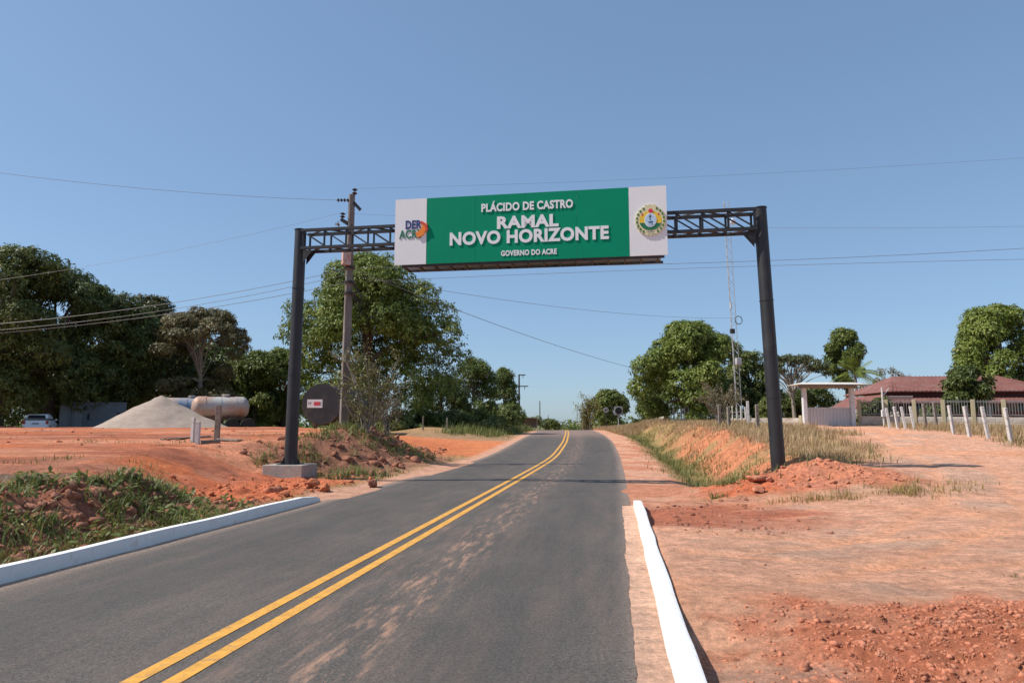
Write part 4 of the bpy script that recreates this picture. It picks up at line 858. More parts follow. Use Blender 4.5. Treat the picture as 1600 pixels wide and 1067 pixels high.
loft([csec(.10, .74, .9, .96, .70), csec(.42, .70, .9, 1.38, .55), csec(.9, .70, .9, 1.43, .56), csec(1.7, .70, .9, 1.41, .56), csec(2.6, .72, .86, .93, .68)]).build('cabin', cw, car, True)
MB().add([(-.60, .085, .99), (.60, .085, .99), (.50, .345, 1.33), (-.50, .345, 1.33)], [(0, 1, 2, 3)]).add([(-.60, .095, .985), (.60, .095, .985), (.50, .36, 1.33), (-.50, .36, 1.33)], [(0, 1, 2, 3)]).build('rear_window', glass, car)
for s in (-1, 1):
    MB().prism([(0, 0), (1, 0), (1, 1)], 0, 1).v
    MB().add([(s * .715, .45, .99), (s * .725, 1.15, .97), (s * .60, 1.15, 1.34), (s * .60, .55, 1.32)], [(0, 1, 2, 3)]).add([(s * .725, 1.22, .97), (s * .73, 2.2, .95), (s * .60, 1.75, 1.34), (s * .60, 1.22, 1.34)], [(0, 1, 2, 3)]).build('side_window', glass, car)
    MB().box((s * .70, .03, .80), (.16, .10, .24)).build('tail_light', tl, car, bevel=.01)
    for y in (.62, 3.0):
        wl = MB().lathe([(.20, -.09), (.285, -.09), (.30, -.05), (.30, .05), (.285, .09), (.20, .09)], 20, 'X', (s * .74, y, .29)).build('wheel', rub, car, True)
        MB().lathe([(.02, -.095), (.19, -.09), (.19, .09), (.02, .095)], 16, 'X', (s * .74, y, .29)).build('rim', chrome, wl, True)
    MB().box((s * .88, 2.25, 1.0), (.16, .08, .12)).build('mirror', cw, car, bevel=.02)
MB().box((0, -.03, .45), (1.45, .14, .2)).build('rear_bumper', cw, car, bevel=.03); MB().box((0, -.012, .72), (.42, .03, .12)).build('number_plate', mat('grey_plate', (.3, .3, .32), .5), car)
# tank trailers
def silver(nm, c, d): return mat(nm, c, .6, .15, var=.14, scale=1.5, dirt=d, dscale=.7, dthr=.47)
def trailer(b, rz, Lt, rad, mt, label, zc=1.75):
    t = empty('tank_trailer', b, rz, label, 'trailer', 'tank trailers parked in the yard')
    pr = [(.02, -Lt / 2 - .35), (rad * .45, -Lt / 2 - .31), (rad * .8, -Lt / 2 - .18), (rad * .97, -Lt / 2), (rad, -Lt / 2 + .1)] + [(rad, -Lt / 2 + .1 + (Lt - .2) * k / 4) for k in range(1, 4)] + [(rad, Lt / 2 - .1), (rad * .97, Lt / 2), (rad * .8, Lt / 2 + .18), (rad * .45, Lt / 2 + .31), (.02, Lt / 2 + .35)]
    tk = MB().lathe(pr, 32, 'X', (0, 0, zc)).build('tank', mt, t, True)
    for k in (-.32, 0, .32): MB().lathe([(rad + .004, -.03), (rad + .02, -.03), (rad + .02, .03), (rad + .004, .03)], 32, 'X', (k * Lt, 0, zc)).build('band', mt, tk, True)
    MB().lathe([(.24, 0), (.26, .02), (.26, .14), (.2, .17), (.02, .17)], 16, 'Z', (.3, 0, zc + rad - .02)).build('manhole', mt, tk, True)
    MB().box((0, .05, zc + rad + .02), (Lt * .6, .45, .03)).build('walkway', rub, tk)
    rust = mat('rusty_steel', (.12, .07, .045), .85, var=.35, scale=4)
    for s in (-1, 1): MB().box((.1, s * .42, zc - rad - .03), (Lt * .96, .10, .2)).build('chassis_beam', rust, t)
    for k in range(4): MB().box((-Lt * .4 + k * Lt * .27, 0, zc - rad + .09), (.12, .9, .34)).build('cradle', rust, t)
    for k in range(2):
        for s in (-1, 1):
            wl = MB().lathe([(.24, -.12), (.40, -.12), (.43, -.08), (.43, .08), (.40, .12), (.24, .12)], 22, 'Y', (Lt * .26 + k * 1.0, s * .85, .43)).build('wheel', rub, t, True)
            MB().lathe([(.03, -.1), (.23, -.06), (.235, .06), (.03, .1)], 14, 'Y', (Lt * .26 + k * 1.0, s * .85, .43)).build('rim', rust, wl, True)
    for s in (-1, 1): MB().box((-Lt * .3, s * .5, .5), (.10, .10, .85)).build('landing_leg', rust, t)
    MB().box((Lt * .5 + .1, 0, .75), (.08, 1.9, .18)).build('rear_bumper', rust, t); return t
b = TG(350, 46); trailer((b.x, b.y, b.z), R(24), 2.9, .72, silver('dented_silver', (.44, .43, .40), (.38, .22, .15)), 'silver tank trailer streaked with red dust behind the sand heap', 1.58)
b = TG(298, 50); trailer((b.x, b.y, b.z), R(24), 4.2, .80, silver('blue_grey_tank', (.13, .22, .32), (.42, .30, .23)), 'bluish tank trailer mostly hidden by the sand heap', 1.72)
# big black storage tank
b = TG(506, 41.5); b2 = Vector((X(580, 51.5), 51.5, 0)); ax = Vector((b2.x - b.x, b2.y - b.y, 0)); Lt = ax.length; RB = 1.2; zb = EYE + .04
bt = empty('storage_tank', (b.x, b.y, b.z), math.atan2(ax.y, ax.x), 'large black cylindrical tank lying behind the utility pole', 'tank'); zc = P(503, 631, 41.5).z - b.z
blk = mat('black_tank_paint', (.024, .025, .025), .6, var=.35, scale=1.2, dirt=(.10, .070, .052), dscale=.6, dthr=.55)
tk = MB().lathe([(.02, 0), (RB - .03, 0), (RB, .03), (RB, Lt * .33), (RB, Lt * .66), (RB, Lt - .05), (RB * .85, Lt + .12), (RB * .4, Lt + .22), (.02, Lt + .24)], 48, 'X', (0, 0, zc)).build('shell', blk, bt, True)
MB().lathe([(RB + .003, -.03), (RB + .03, -.03), (RB + .03, .04), (RB + .003, .04)], 48, 'X', (0, 0, zc)).build('rim', blk, tk, True)
for k in (.3, .6): MB().lathe([(RB + .003, -.03), (RB + .02, -.03), (RB + .02, .03), (RB + .003, .03)], 48, 'X', (Lt * k, 0, zc)).build('weld_band', blk, tk, True)
MB().box((-.012, 0, zc - .45), (.02, 2 * RB * .9, .03)).build('seam', blk, tk)
pan = MB().box((-.03, .42, zc + .02), (.02, .95, .50)).build('tank_plate', mat('white_plate', (.70, .68, .66), .5, var=.05), bt)
inkm = mat('plate_ink', (.05, .05, .06), .6); pr_ = mat('plate_red', (.58, .05, .07), .6, var=.1)
MB().box((-.044, .30, zc + .02), (.006, .36, .22)).build('red_mark', pr_, pan)
for y in (.80, .68): MB().box((-.044, y, zc + .09), (.006, .09, .03)).box((-.0445, y, zc + .02), (.006, .025, .13)).build('letter', inkm, pan)
MB().box((-.044, .06, zc + .09), (.006, .10, .03)).box((-.0445, .095, zc + .02), (.006, .025, .12)).box((-.044, .06, zc - .05), (.006, .10, .03)).build('letter', inkm, pan)
for k in (.06, .45, .85):
    mb = MB()
    for s in (-1, 1): mb.bar((Lt * k, s * .45, zc - 1.05), (Lt * k, s * .75, -.4), .14, .14)
    mb.box((Lt * k, 0, zc - RB - .02), (.2, 1.5, .16)); mb.build('support', mat('rusty_steel', (.12, .07, .045), .85, var=.35, scale=4), bt)
# posts and timbers left of the tank
wood = mat('grey_wood', (.24, .20, .165), .9, var=.25, scale=3, bump=.5, bscale=18, dirt=(.13, .10, .08), dscale=5); wpost = mat('weathered_white_paint', (.56, .54, .51), .85, var=.14, scale=4, dirt=(.32, .25, .20), dscale=3.5, dthr=.58, bump=.3, bscale=20)
def stake(name, u, d, ht, sx, sy, mt, label, cat='post', lean=(0, 0), group=None):
    b = TG(u, d); o = MB().add([(-sx / 2, -sy / 2, -.4), (sx / 2, -sy / 2, -.4), (sx / 2, sy / 2, -.4), (-sx / 2, sy / 2, -.4)] + [(x + lean[0], y + lean[1], ht + dz) for x, y, dz in ((-sx * .46, -sy * .46, 0), (sx * .46, -sy * .46, .012), (sx * .46, sy * .46, .02), (-sx * .46, sy * .46, .008))], [(0, 3, 2, 1), (4, 5, 6, 7), (0, 1, 5, 4), (1, 2, 6, 5), (2, 3, 7, 6), (3, 0, 4, 7)]).build(name, mt, None, bevel=.008, loc=b, rz=random.Random(int(u)).uniform(-.3, .3)); return tag(o, label, cat, group)
stake('wooden_post', 346, 24, 1.22, .17, .15, wood, 'tall grey wooden post standing in the yard', lean=(.03, 0))
stake('short_post', 309.5, 23, .82, .11, .11, wpost, 'short post at the back of the pair in the yard'); stake('short_post', 317, 22, .70, .13, .12, wpost, 'pale short post at the front of the pair in the yard')
def plank(u0, d0, u1, d1, wd, th, label):
    a = TG(u0, d0, .05); c = TG(u1, d1, .05); m_ = (a + c) / 2; tag(MB().bar(a - m_, c - m_, wd, th).build('timber', wood, None, bevel=.006, loc=m_), label, 'timber', 'timbers lying in the yard')
plank(322, 22.1, 352, 22.4, .16, .14, 'squared timber lying right of the pale short post'); plank(262, 24, 335, 26.5, .16, .05, 'long plank lying behind the two short posts'); plank(350, 24, 382, 23.4, .2, .06, 'plank lying right of the tall wooden post'); plank(36, 10.6, 85, 11.4, .09, .03, 'pale plank on the burnt patch at the left')
stake('fence_post', 663, 56, 1.1, .12, .12, wood, 'wooden fence post nearer the black tank on the shaded bank'); stake('fence_post', 700, 57, 1.0, .12, .12, wood, 'wooden fence post farther right on the shaded bank')

# ------------------------------------------------------------------ utility poles, wires
cpole = mat('concrete_pole', (.20, .178, .155), .9, var=.2, scale=2, bump=.4, bscale=14, dirt=(.15, .12, .10), dscale=1.5, dthr=.55); dark = mat('dark_fitting', (.03, .028, .027), .5, var=.2)
UP = TG(541, 28); top = P(552, 304, 28); H = top.z - UP.z
up = empty('utility_pole', UP, R(28), 'tall weathered concrete utility pole beside the left gantry post', 'utility pole')
w0, w1 = .175, .115; lean = .06
MB().add([(-w0, -w0 * .8, -.6), (w0, -w0 * .8, -.6), (w0, w0 * .8, -.6), (-w0, w0 * .8, -.6), (-w1 + lean, -w1 * .8, H), (w1 + lean, -w1 * .8, H), (w1 + lean, w1 * .8, H), (-w1 + lean, w1 * .8, H)], [(0, 3, 2, 1), (4, 5, 6, 7), (0, 1, 5, 4), (1, 2, 6, 5), (2, 3, 7, 6), (3, 0, 4, 7)]).build('shaft', cpole, up, bevel=.02)
ins = mat('dark_insulator', (.05, .032, .028), .3, var=.2)
def loc_up(u, v, dd=0): p = P(u, v, 28 + dd) - UP; c, s = math.cos(-R(28)), math.sin(-R(28)); return Vector((p.x * c - p.y * s, p.x * s + p.y * c, p.z))
def shed(a, c, n, r):
    a = Vector(a); c = Vector(c); mb = MB()
    for k in range(n): p = a.lerp(c, (k + .5) / n); d = (c - a).normalized() * ((c - a).length / n * .28); mb.tube([p - d, p, p + d], [r * .55, r, r * .5], 12)
    mb.tube([a, c], .022, 6); return mb
shed(loc_up(546, 313), loc_up(526, 313), 4, .085).build('string_insulator', ins, up, True)
shed(loc_up(554, 305), loc_up(554.5, 294), 2, .12).build('pin_insulator', ins, up, True); shed(loc_up(535, 341), loc_up(536, 332), 2, .12).build('pin_insulator', ins, up, True)
MB().bar(loc_up(553, 317), loc_up(563, 328), .13, .13).build('surge_arrester', dark, up); MB().bar(loc_up(533, 343), loc_up(550, 354), .14, .14).build('fuse_cutout', dark, up)
MB().bar(loc_up(524, 350), loc_up(531, 352), .05, .1).bar(loc_up(528, 346), loc_up(530, 358), .05, .05).build('bracket', mat('galvanised', (.42, .42, .42), .5, .6), up)
mbx = MB().box(loc_up(541, 404, -.32), (.34, .26, .55)).build('meter_box', mat('faded_box', (.52, .44, .39), .7, dirt=(.48, .14, .09), dscale=5, dthr=.52, scale=3), up, bevel=.02)
for v in (418, 441, 458): p = loc_up(546, v); MB().tube([p - Vector((0, 0, .03)), p + Vector((0, 0, .03))], .24, 14).build('clamp_band', dark, up)
rng = random.Random(4)
for k in range(5):
    a = loc_up(549 + k * 2, 440 + 2 * k, -.1); MB().tube([a, a + Vector((.18, -.1, -.35)), a + Vector((.10 + .05 * k, -.1, -.85 - .1 * k)), a + Vector((-.05, -.05, -.4))], .014, 5).build('cable_loop', dark, up)
MB().tube([loc_up(537, 420), loc_up(531, 424, -.3), loc_up(518, 422, -.6)], .02, 5).build('service_hook', dark, up)
wire_m = mat('aluminium_wire', (.16, .16, .16), .5, .3, var=.1)
def wire(a, c, sag, label, r=.011, n=18):
    a = Vector(a); c = Vector(c); o = a.copy(); pts = [a.lerp(c, k / n) - Vector((0, 0, 4 * sag * (k / n) * (1 - k / n))) - o for k in range(n + 1)]
    tag(MB().tube(pts, r * .7, 4, False).build('power_line', wire_m, None, loc=o), label, 'wire', 'overhead wires')
def lw(u0, v0, d0, u1, v1, d1, sag, label, r=.011): wire(P(u0, v0, d0), P(u1, v1, d1), sag, label, r)
lw(526, 313, 28, -260, 232, 24, .35, 'top wire running left from the utility pole', .010)
lw(536, 332, 28, -300, 470, 27, .5, 'faint wire sloping down left from the pole across the sky', .007)
lw(545, 420, 28, -260, 522, 24, .5, 'upper of the three low cables running left over the trees', .014)
lw(545, 428, 28, -260, 530, 24, .55, 'middle of the three low cables running left over the trees', .012)
lw(543, 441, 28, -260, 536, 24, .45, 'lowest of the three low cables running left over the trees', .014)
lw(555, 295, 28, 1900, 225, 25, .25, 'top wire crossing behind the green sign to the right', .006)
lw(540, 333, 28, 1900, 345, 25, .45, 'wire from the lower insulator passing behind the sign', .006)
lw(548, 418, 28, 1900, 368, 25, .35, 'upper low cable crossing behind the right gantry post', .012)
lw(550, 441, 28, 1900, 400, 25, -.15, 'lowest cable crossing the sky at the right', .010)
lw(551, 420, 28, 1002, 578, 58, .35, 'service cable dropping right to the mango by the mast', .02)
lw(552, 430, 28, 1146, 497, 50, .5, 'thin cable sagging to the lattice mast', .012)
def far_pole(u, d, vtop, arms, label):
    b = TG(u, d); h = EYE + (663 - vtop) * d / F * 1.01 - b.z; o = empty('utility_pole', b, 0, label, 'utility pole', 'distant utility poles')
    MB().tube([(0, 0, -.5), (0, 0, h)], [.17, .11], 8).build('shaft', dark, o)
    for dz, x0, x1 in arms: MB().bar((x0, 0, h - dz), (x1, 0, h - dz), .12, .14).build('crossarm', dark, o); MB().tube([(x1 * .6, 0, h - dz - .45), (x1 * .6, 0, h - dz)], .05, 6).build('insulator', ins, o)
far_pole(811, 100, 586, [(.1, -.1, .95), (1.75, -.4, 1.35)], 'distant dark pole with two crossarms left of the road')
far_pole(843, 190, 627, [], 'thin far pole standing left of the road crest'); far_pole(856, 290, 649, [], 'faintest pole on the horizon near the road crest')

# lattice mast
b = TG(1150, 50); mh = top_h(311, 50, b.z); mast = empty('lattice_mast', b, R(15), 'slender white lattice radio mast left of the right gantry post', 'mast'); galv = mat('white_galvanised', (.50, .49, .48), .5, .2, var=.15, scale=2, dirt=(.30, .18, .14), dscale=.8, dthr=.6)
tri = [Vector((.24 * math.cos(a), .24 * math.sin(a), 0)) for a in (R(200), R(320), R(80))]; sh = Vector((-.43, 0, 0))
def mp(k, z): return tri[k] + sh * (z / mh) + Vector((0, 0, z))
for k in range(3): MB().tube([mp(k, 0), mp(k, mh)], .02, 6).build('leg', galv, mast)
for k in range(3):
    mb = MB(); n = 42
    for i in range(n): z0, z1 = mh * i / n, mh * (i + 1) / n; mb.tube([mp(k if i % 2 else (k + 1) % 3, z0), mp((k + 1) % 3 if i % 2 else k, z1)], .009, 4, False)
    mb.build('lacing', galv, mast)
for v, nm in ((520, 'lamp_box'), (478, 'antenna'), (345, 'dish')):
    z = top_h(v, 50, b.z); p = mp(1, z)
    if nm == 'lamp_box': MB().box(mp(0, z) + Vector((-.05, -.2, 0)), (.34, .2, .34)).build(nm, dark, mast, bevel=.02)
    elif nm == 'antenna': MB().tube([mp(0, z - .3) + Vector((.02, -.1, 0)), mp(0, z + .1) + Vector((.02, -.1, 0))], .07, 8).build(nm, galv, mast)
    else: MB().lathe([(.02, 0), (.2, .04), (.26, .12), (.24, .12), (.18, .06), (.02, .03)], 16, 'Y', p + Vector((.2, -.2, 0))).build(nm, LETW, mast, True)
MB().box(mp(1, top_h(567, 50, b.z)) + Vector((-.2, -.25, 0)), (.42, .25, .5)).build('equipment_box', galv, mast, bevel=.02)
rp = [mp(1, top_h(503, 50, b.z)) + Vector((.0 + .3 * math.cos(t), -.3, .3 * math.sin(t))) for t in np.linspace(0, 6.28, 15)]; MB().tube(rp, .03, 5).build('cable_coil', dark, mast)

# ------------------------------------------------------------------ gateway, walls, house
wht = mat('white_wash', (.62, .61, .60), .8, var=.08, scale=2, dirt=(.45, .36, .30), dscale=2, dthr=.62)
gy = 41.5; pl_, pr2 = TG(1252, gy), TG(1325.5, gy); gz = min(pl_.z, pr2.z); gc = (pl_ + pr2) / 2; gw = pr2.x - pl_.x
gt = empty('gateway', (gc.x, gc.y, gz), 0, 'white roofed entrance gateway with a low metal gate', 'gateway'); gh = top_h(606, gy, gz)
for s in (-1, 1): MB().box((s * gw / 2, 0, gh / 2 - .1), (.24, .26, gh + .2)).build('pillar', wht, gt, bevel=.015)
MB().box((0, 0, gh + .02), (gw + .5, .4, .16)).build('beam', mat('grey_beam', (.24, .22, .20), .8), gt)
rf = MB().add([(-gw / 2 - .75, -1.0, gh + .12), (gw / 2 + .75, -1.0, gh + .12), (gw / 2 + .75, 1.0, gh + .12), (-gw / 2 - .75, 1.0, gh + .12), (-gw / 2 - .1, 0, gh + .29), (gw / 2 + .1, 0, gh + .29)], [(0, 1, 5, 4), (1, 2, 5), (2, 3, 4, 5), (3, 0, 4), (0, 3, 2, 1)]).build('roof', mat('pale_roof', (.60, .55, .48), .8, var=.1, scale=3), gt)
MB().box((0, -1.0, gh + .10), (gw + 1.52, .04, .05)).build('roof_edge', mat('grey_beam'), rf)
lf = mat('gate_metal', (.50, .50, .50), .5, .1, var=.05)
for k in range(26): x = -gw / 2 + .14 + (gw - .28) * (k + .5) / 26; MB().box((x, .05 if k % 2 else .03, .56), ((gw - .28) / 26 - .006, .03, 1.02)).build('slat', lf, gt)
MB().box((0, .0, 1.08), (gw - .26, .06, .06)).box((0, .0, .06), (gw - .26, .06, .06)).build('gate_rail', lf, gt)
wallm = mat('block_wall', (.50, .45, .39), .9, var=.14, scale=2.5, bump=.4, bscale=8, dirt=(.34, .26, .20), dscale=1.1, dthr=.53); yp = mat('ochre_post', (.40, .34, .21), .9, var=.12, scale=3); rail = mat('grey_railing', (.20, .20, .20), .5, .2)
def wall_run(name, a, c, ht, npost, picket, label, ph=1.55):
    a = Vector(a); c = Vector(c); d = c - a; d.z = 0; L = d.length; t = empty(name, a, math.atan2(d.y, d.x), label, 'wall'); sl = (c.z - a.z) / L
    nb = int(L / .8)
    for r_ in range(max(1, int(ht / .27))):
        for k in range(nb):
            x0 = k * .8 + (.4 if r_ % 2 else 0)
            if x0 + .8 > L: continue
            o = bpy.data.objects.new('block', BLK); COL.objects.link(o); o.parent = t; o.location = (x0 + .4, 0, sl * (x0 + .4) + .135 + r_ * .27 - .02)
    MB().add([(0, -.065, -.6), (L, -.065, c.z - a.z - .6), (L, .065, c.z - a.z - .6), (0, .065, -.6), (0, -.065, ht - .05), (L, -.065, c.z - a.z + ht - .05), (L, .065, c.z - a.z + ht - .05), (0, .065, ht - .05)], [(0, 3, 2, 1), (4, 5, 6, 7), (0, 1, 5, 4), (1, 2, 6, 5), (2, 3, 7, 6), (3, 0, 4, 7)]).build('mortar_core', wallm, t)
    for k in range(npost): x = L * k / max(1, npost - 1); MB().box((x, -.02, ph / 2 + sl * x - .1), (.2, .2, ph + .2)).build('post', yp, t, bevel=.01)
    if picket:
        for j in range(npost - 1):
            x0, x1 = L * j / (npost - 1) + .12, L * (j + 1) / (npost - 1) - .12; mb = MB(); n = int((x1 - x0) / .13)
            for k in range(n): x = x0 + (x1 - x0) * k / n; mb.box((x, 0, sl * x + (ht + ph) / 2 + .02), (.03, .03, ph - ht - .06))
            mb.build('railing_bars', rail, t); MB().bar((x0, 0, sl * x0 + ph - .12), (x1, 0, sl * x1 + ph - .12), .04, .05).bar((x0, 0, sl * x0 + ht + .06), (x1, 0, sl * x1 + ht + .06), .04, .05).build('railing_rail', rail, t)
    return t
BLK = MB().box((0, 0, 0), (.785, .15, .255)).mesh('block', wallm, bevel=.012)
wall_run('yard_wall', TG(1336, 41.6), TG(1660, 37), .62, 8, True, 'block wall with grey railings and ochre posts before the house')
wall_run('low_wall', TG(1166, 45), TG(1246, 42), .5, 2, False, 'low block wall left of the white gateway', .6)
# slatted concrete palisade left of the mast
a = TG(1050, 62); c = TG(1160, 56); t = empty('palisade', a, math.atan2(c.y - a.y, c.x - a.x), 'palisade of thin pale posts on a plinth before the mango', 'fence'); L = (c.xy - a.xy).length; slp = (c.z - a.z) / L
PK = MB().box((0, 0, .72), (.10, .08, 1.45)).mesh('paling', wpost, bevel=.01)
for k in range(19): o = bpy.data.objects.new('paling', PK); COL.objects.link(o); o.parent = t; o.location = (L * k / 18, 0, slp * L * k / 18 - .05 + .06 * math.sin(k * 5.1))
MB().bar((0, .07, .95), (L, .07, slp * L + .95), .03, .06).bar((0, .07, .4), (L, .07, slp * L + .4), .03, .06).build('rail', wood, t)
MB().bar((0, .12, .18), (L, .12, slp * L + .18), .14, .5).build('plinth', wallm, t)
a = TG(985, 74); c = TG(1034, 68); m_ = (a + c) / 2
tag(MB().add([(a.x - m_.x, a.y - m_.y, -.6), (c.x - m_.x, c.y - m_.y, -.6), (c.x - m_.x, c.y - m_.y, 1.05), (a.x - m_.x, a.y - m_.y, .2)] + [(a.x - m_.x, a.y - m_.y + .18, -.6), (c.x - m_.x, c.y - m_.y + .18, -.6), (c.x - m_.x, c.y - m_.y + .18, 1.05), (a.x - m_.x, a.y - m_.y + .18, .2)], [(0, 1, 2, 3), (7, 6, 5, 4), (0, 4, 5, 1), (1, 5, 6, 2), (2, 6, 7, 3), (3, 7, 4, 0)]).build('wing_wall', wallm, None, loc=m_), 'sloping pale concrete wing wall right of the round signs', 'wall')
# house
hb = TG(1480, 54); hs = empty('house', hb, R(-4), 'low house with red tiled hip roof and veranda', 'house'); roofm = mat('red_roof_tile', (.20, .076, .060), .85, var=.22, scale=1.6, dirt=(.23, .12, .10), dscale=.7, dthr=.55); hw = mat('house_wall', (.40, .12, .09), .85, var=.1); hw2 = mat('house_wall_pale', (.42, .40, .38), .85, var=.1)
ze = top_h(612, 54, hb.z); zt = top_h(586, 54, hb.z); zl_ = top_h(630, 52, hb.z)
MB().box((1.5, 3.6, ze / 2 - .1), (10.5, 6.4, ze + .1)).build('wall', hw2, hs); MB().box((1.5, .36, .45), (10.6, .06, 1.0)).build('wall_base', hw, hs)
def hip(x0, x1, y0, y1, z0, z1, rx0, rx1, ry, th=.06):
    return MB().add([(x0, y0, z0), (x1, y0, z0), (x1, y1, z0), (x0, y1, z0), (rx0, ry, z1), (rx1, ry, z1), (x0, y0, z0 - th), (x1, y0, z0 - th), (x1, y1, z0 - th), (x0, y1, z0 - th)], [(0, 1, 5, 4), (1, 2, 5), (2, 3, 4, 5), (3, 0, 4), (0, 6, 7, 1), (1, 7, 8, 2), (2, 8, 9, 3), (3, 9, 6, 0), (6, 9, 8, 7)])
MB().box((1.5, .34, ze - .22), (13.0, .05, .5)).build('roof_gap_strip', mat('shaded_gap_red', (.09, .025, .022), .8), hs)  # dark gap between the roofs: wall red with the eave's shade in the colour
mr_ = hip(-5.0, 8.5, -.2, 8.2, ze, zt + .1, -2.6, 6.0, 4.0).build('main_roof', roofm, hs)
mb = MB()
for k in range(40):
    x = -4.6 + k * .33; xt = min(max(x, -2.6), 6.0); mb.bar((x, -.2, ze + .02), (xt, 4.0, zt + .12), .12, .05)
mb.build('tile_ridge', roofm, mr_)
vr = MB().add([(-6.3, -2.6, zl_), (11, -2.6, zl_), (11, .3, ze - .48), (-5.2, .3, ze - .48), (-6.3, -2.6, zl_ - .07), (11, -2.6, zl_ - .07), (11, .3, ze - .55), (-5.2, .3, ze - .55)], [(0, 1, 2, 3), (7, 6, 5, 4), (0, 4, 5, 1), (1, 5, 6, 2), (2, 6, 7, 3), (3, 7, 4, 0)]).build('veranda_roof', roofm, hs)
MB().add([(-6.3, -2.6, zl_ - .01), (-5.2, .3, ze - .26), (-5.2, 7, ze - .26), (-8.6, 5, zl_ - .9), (-6.3, -2.6, zl_ - .08), (-5.2, .3, ze - .33), (-5.2, 7, ze - .33), (-8.6, 5, zl_ - .97)], [(0, 1, 2, 3), (7, 6, 5, 4), (0, 4, 5, 1), (1, 5, 6, 2), (2, 6, 7, 3), (3, 7, 4, 0)]).build('side_roof', roofm, hs)
mb = MB()
for k in range(52): x = -6.1 + k * .33; mb.bar((x, -2.6, zl_ + .01), (max(x, -5.1), .3, ze - .47), .12, .05)
mb.build('tile_ridge', roofm, vr)
for x in (-5.6, -2.2, 1.4, 5.0, 8.6): MB().box((x, -2.3, zl_ / 2 - .1), (.18, .18, zl_ + .05)).build('veranda_post', hw2, hs)
for x in (-2.6, 0.2, 3.0, 5.6):
    wn = MB().box((x, .37, 1.45), (1.1, .08, 1.1)).build('window', wht, hs); MB().box((x, .32, 1.45), (.95, .03, .95)).build('pane', glass, wn)
dr = MB().box((-3.4, .36, 1.0), (.9, .08, 2.05)).build('door', mat('brown_door', (.12, .06, .04), .6), hs)
MB().box((-4.6, -1.3, ze - .55), (2.0, .02, .28), Matrix.Rotation(.55, 3, 'X')).build('patch_sheet', mat('pale_roof'), hs)
a = TG(1373, 40.5); pt = empty('lamp_post', a, 0, 'thin grey post with a braced arm beside the wall right of the gateway', 'post')
hp = top_h(606, 40.5, a.z); MB().tube([(0, 0, -.4), (0, 0, hp)], .055, 8).build('shaft', wpost, pt); MB().bar((0, 0, hp - .55), (.45, 0, hp - .05), .05, .05).build('brace', wpost, pt); MB().box((0, -.06, .75), (.26, .16, .4)).build('box', wht, pt)
# fence posts along the drive
for i, (u, v0, v1, gg) in enumerate([(1383, 638, 668, 0), (1395, 638, 670, 0), (1407, 637, 670, 0), (1421, 636, 671, 0), (1438, 632, 670, 1), (1455, 632, 671.6, 1), (1480, 633, 676, 0), (1504.5, 633.6, 680, 0), (1534, 633.6, 682, 0), (1568, 634, 687, 0)]):
    d = np.interp(i, [0, 3, 5, 6, 7, 8, 9], [37.5, 36.0, 36.5, 31.5, 29, 27.5, 25.2]); ht = (v1 - v0) * d / F * 1.02
    stake('fence_post', u, float(d), ht, .125, .12, wood if gg else wpost, ['leaning white fence post nearest the gateway', 'second white fence post from the gateway', 'third white fence post from the gateway', 'fourth white fence post from the gateway', 'grey fence post left of the pair of grey posts', 'grey fence post right of the pair of grey posts', 'white fence post just right of the grey ones', 'third white fence post from the right edge', 'second white fence post from the right edge', 'tallest white fence post nearest the right edge'][i], 'post', (-.16 * ht if not gg else -.12, 0), 'fence posts along the dirt drive')
for u, d, ht, lab in ((1120, 40, 1.25, 'grey post under the dry twiggy shrub'), (1134, 38, 1.15, 'grey post right of the dry twiggy shrub'), (1164, 41, 1.45, 'pale post beside the foot of the mast'), (1178, 36, 1.3, 'dark grey post left of the right gantry post')):
    stake('fence_post', u, d, ht, .16, .15, wpost if u == 1164 else wood, lab, 'post', (0, 0), 'posts in the straw grass')
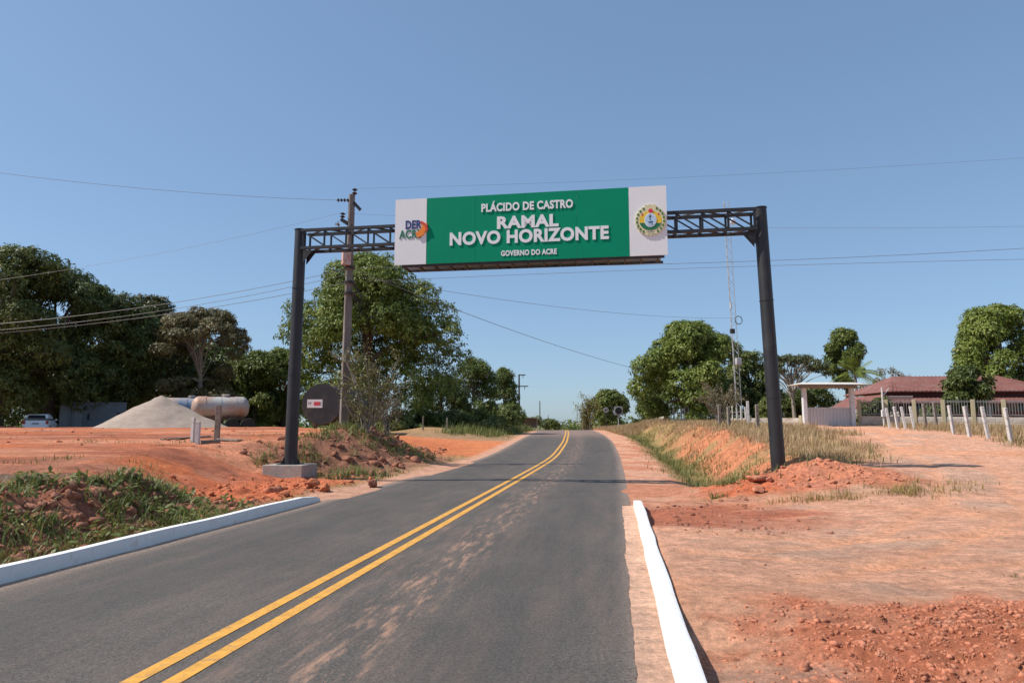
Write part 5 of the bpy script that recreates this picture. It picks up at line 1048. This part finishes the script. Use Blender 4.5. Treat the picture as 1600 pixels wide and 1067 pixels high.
# round road signs near the crest
blackp = mat('sign_black', (.02, .02, .022), .5); greyp = mat('sign_grey', (.36, .36, .37), .5)
def small_sign(u, d, vtop, board, txt, label):
    b = TG(u, d); t = empty('traffic_sign', b, 0, label, 'sign', 'round signs near the crest'); h = top_h(vtop, d, b.z)
    MB().tube([(0, 0, -.3), (0, 0, h)], .05, 8).build('pole', dark if not board else galv, t); c = h
    if board: MB().box((0, -.06, c), (1.0, .03, 1.0)).build('board', greyp, t)
    r_ = .32 if not board else .40
    dsc = MB().lathe([(r_, 0), (r_, .02)], 28, 'Y', (0, -.11, c)).build('disc', white, t); MB().lathe([(r_ * .86, 0), (r_, 0), (r_, .01), (r_ * .86, .01)], 28, 'Y', (0, -.125, c)).build('ring', blackp if board else greyp, dsc)
    for V, fs in text_islands(txt, r_ * 1.0, r_ * 1.15, .01, .01): MB().add(np.stack([V[:, 0], -V[:, 2] - .13, V[:, 1] + c - r_ * .35], -1), fs).build('number', blackp, dsc)
small_sign(945, 82, 641, False, '87', 'small round white sign on a dark pole by the road crest'); small_sign(964, 80, 642, True, '20', 'round sign on a square grey board by the road crest')
# ruined shed by the distant pole
b = TG(820, 112); sh_ = empty('open_shed', b, 0, 'low grey shed roof behind the distant pole', 'shed')
MB().box((0, 0, 1.75), (4.6, 3, .08), Matrix.Rotation(.12, 3, 'Y')).build('roof', mat('grey_sheet', (.26, .25, .24), .7, var=.2), sh_)
for x in (-1.9, 1.9): MB().box((x, -1.2, .8), (.12, .12, 1.75)).build('post', wood, sh_)
MB().box((0, 1.2, .8), (4, .08, 1.6)).build('wall', wood, sh_)
# scrap in the yard at far left
b = TG(5, 47); tag(MB().box((0, 0, .15), (3.2, .25, .22)).box((.4, .4, .35), (2.6, .22, .16), Matrix.Rotation(.05, 3, 'Y')).build('scrap_beams', mat('rusty_red', (.26, .08, .05), .8, var=.3), None, bevel=.01, loc=b), 'rusty beams lying at the left edge of the yard', 'beams')

# ------------------------------------------------------------------ far woods closing the horizon
rng = np.random.default_rng(200); Ps = []; Ns = []
for k in range(520):
    a = rng.uniform(R(28), R(152)); q = rng.uniform(240, 420); x, y = q * math.cos(a), q * math.sin(a)
    if abs(x - float(xc(y))) < 11: continue
    h = rng.uniform(3, 7); z0 = float(terrain(x, y)); n = 70; d = rng.normal(0, 1, (n, 3)); d /= np.linalg.norm(d, axis=1)[:, None]; Ps.append(np.array([x, y, z0 + h * .5]) + d * np.array([h * .9, h * .9, h * .55])); Ns.append(d)
V, fc = leaves(rng, np.concatenate(Ps), np.concatenate(Ns), 1.6, 1.1, .2); tag(link_mesh('far_woods', np_mesh('far_woods', V, fc, L_MANGO)), 'distant belt of woods along the horizon', 'woods', kind='stuff')
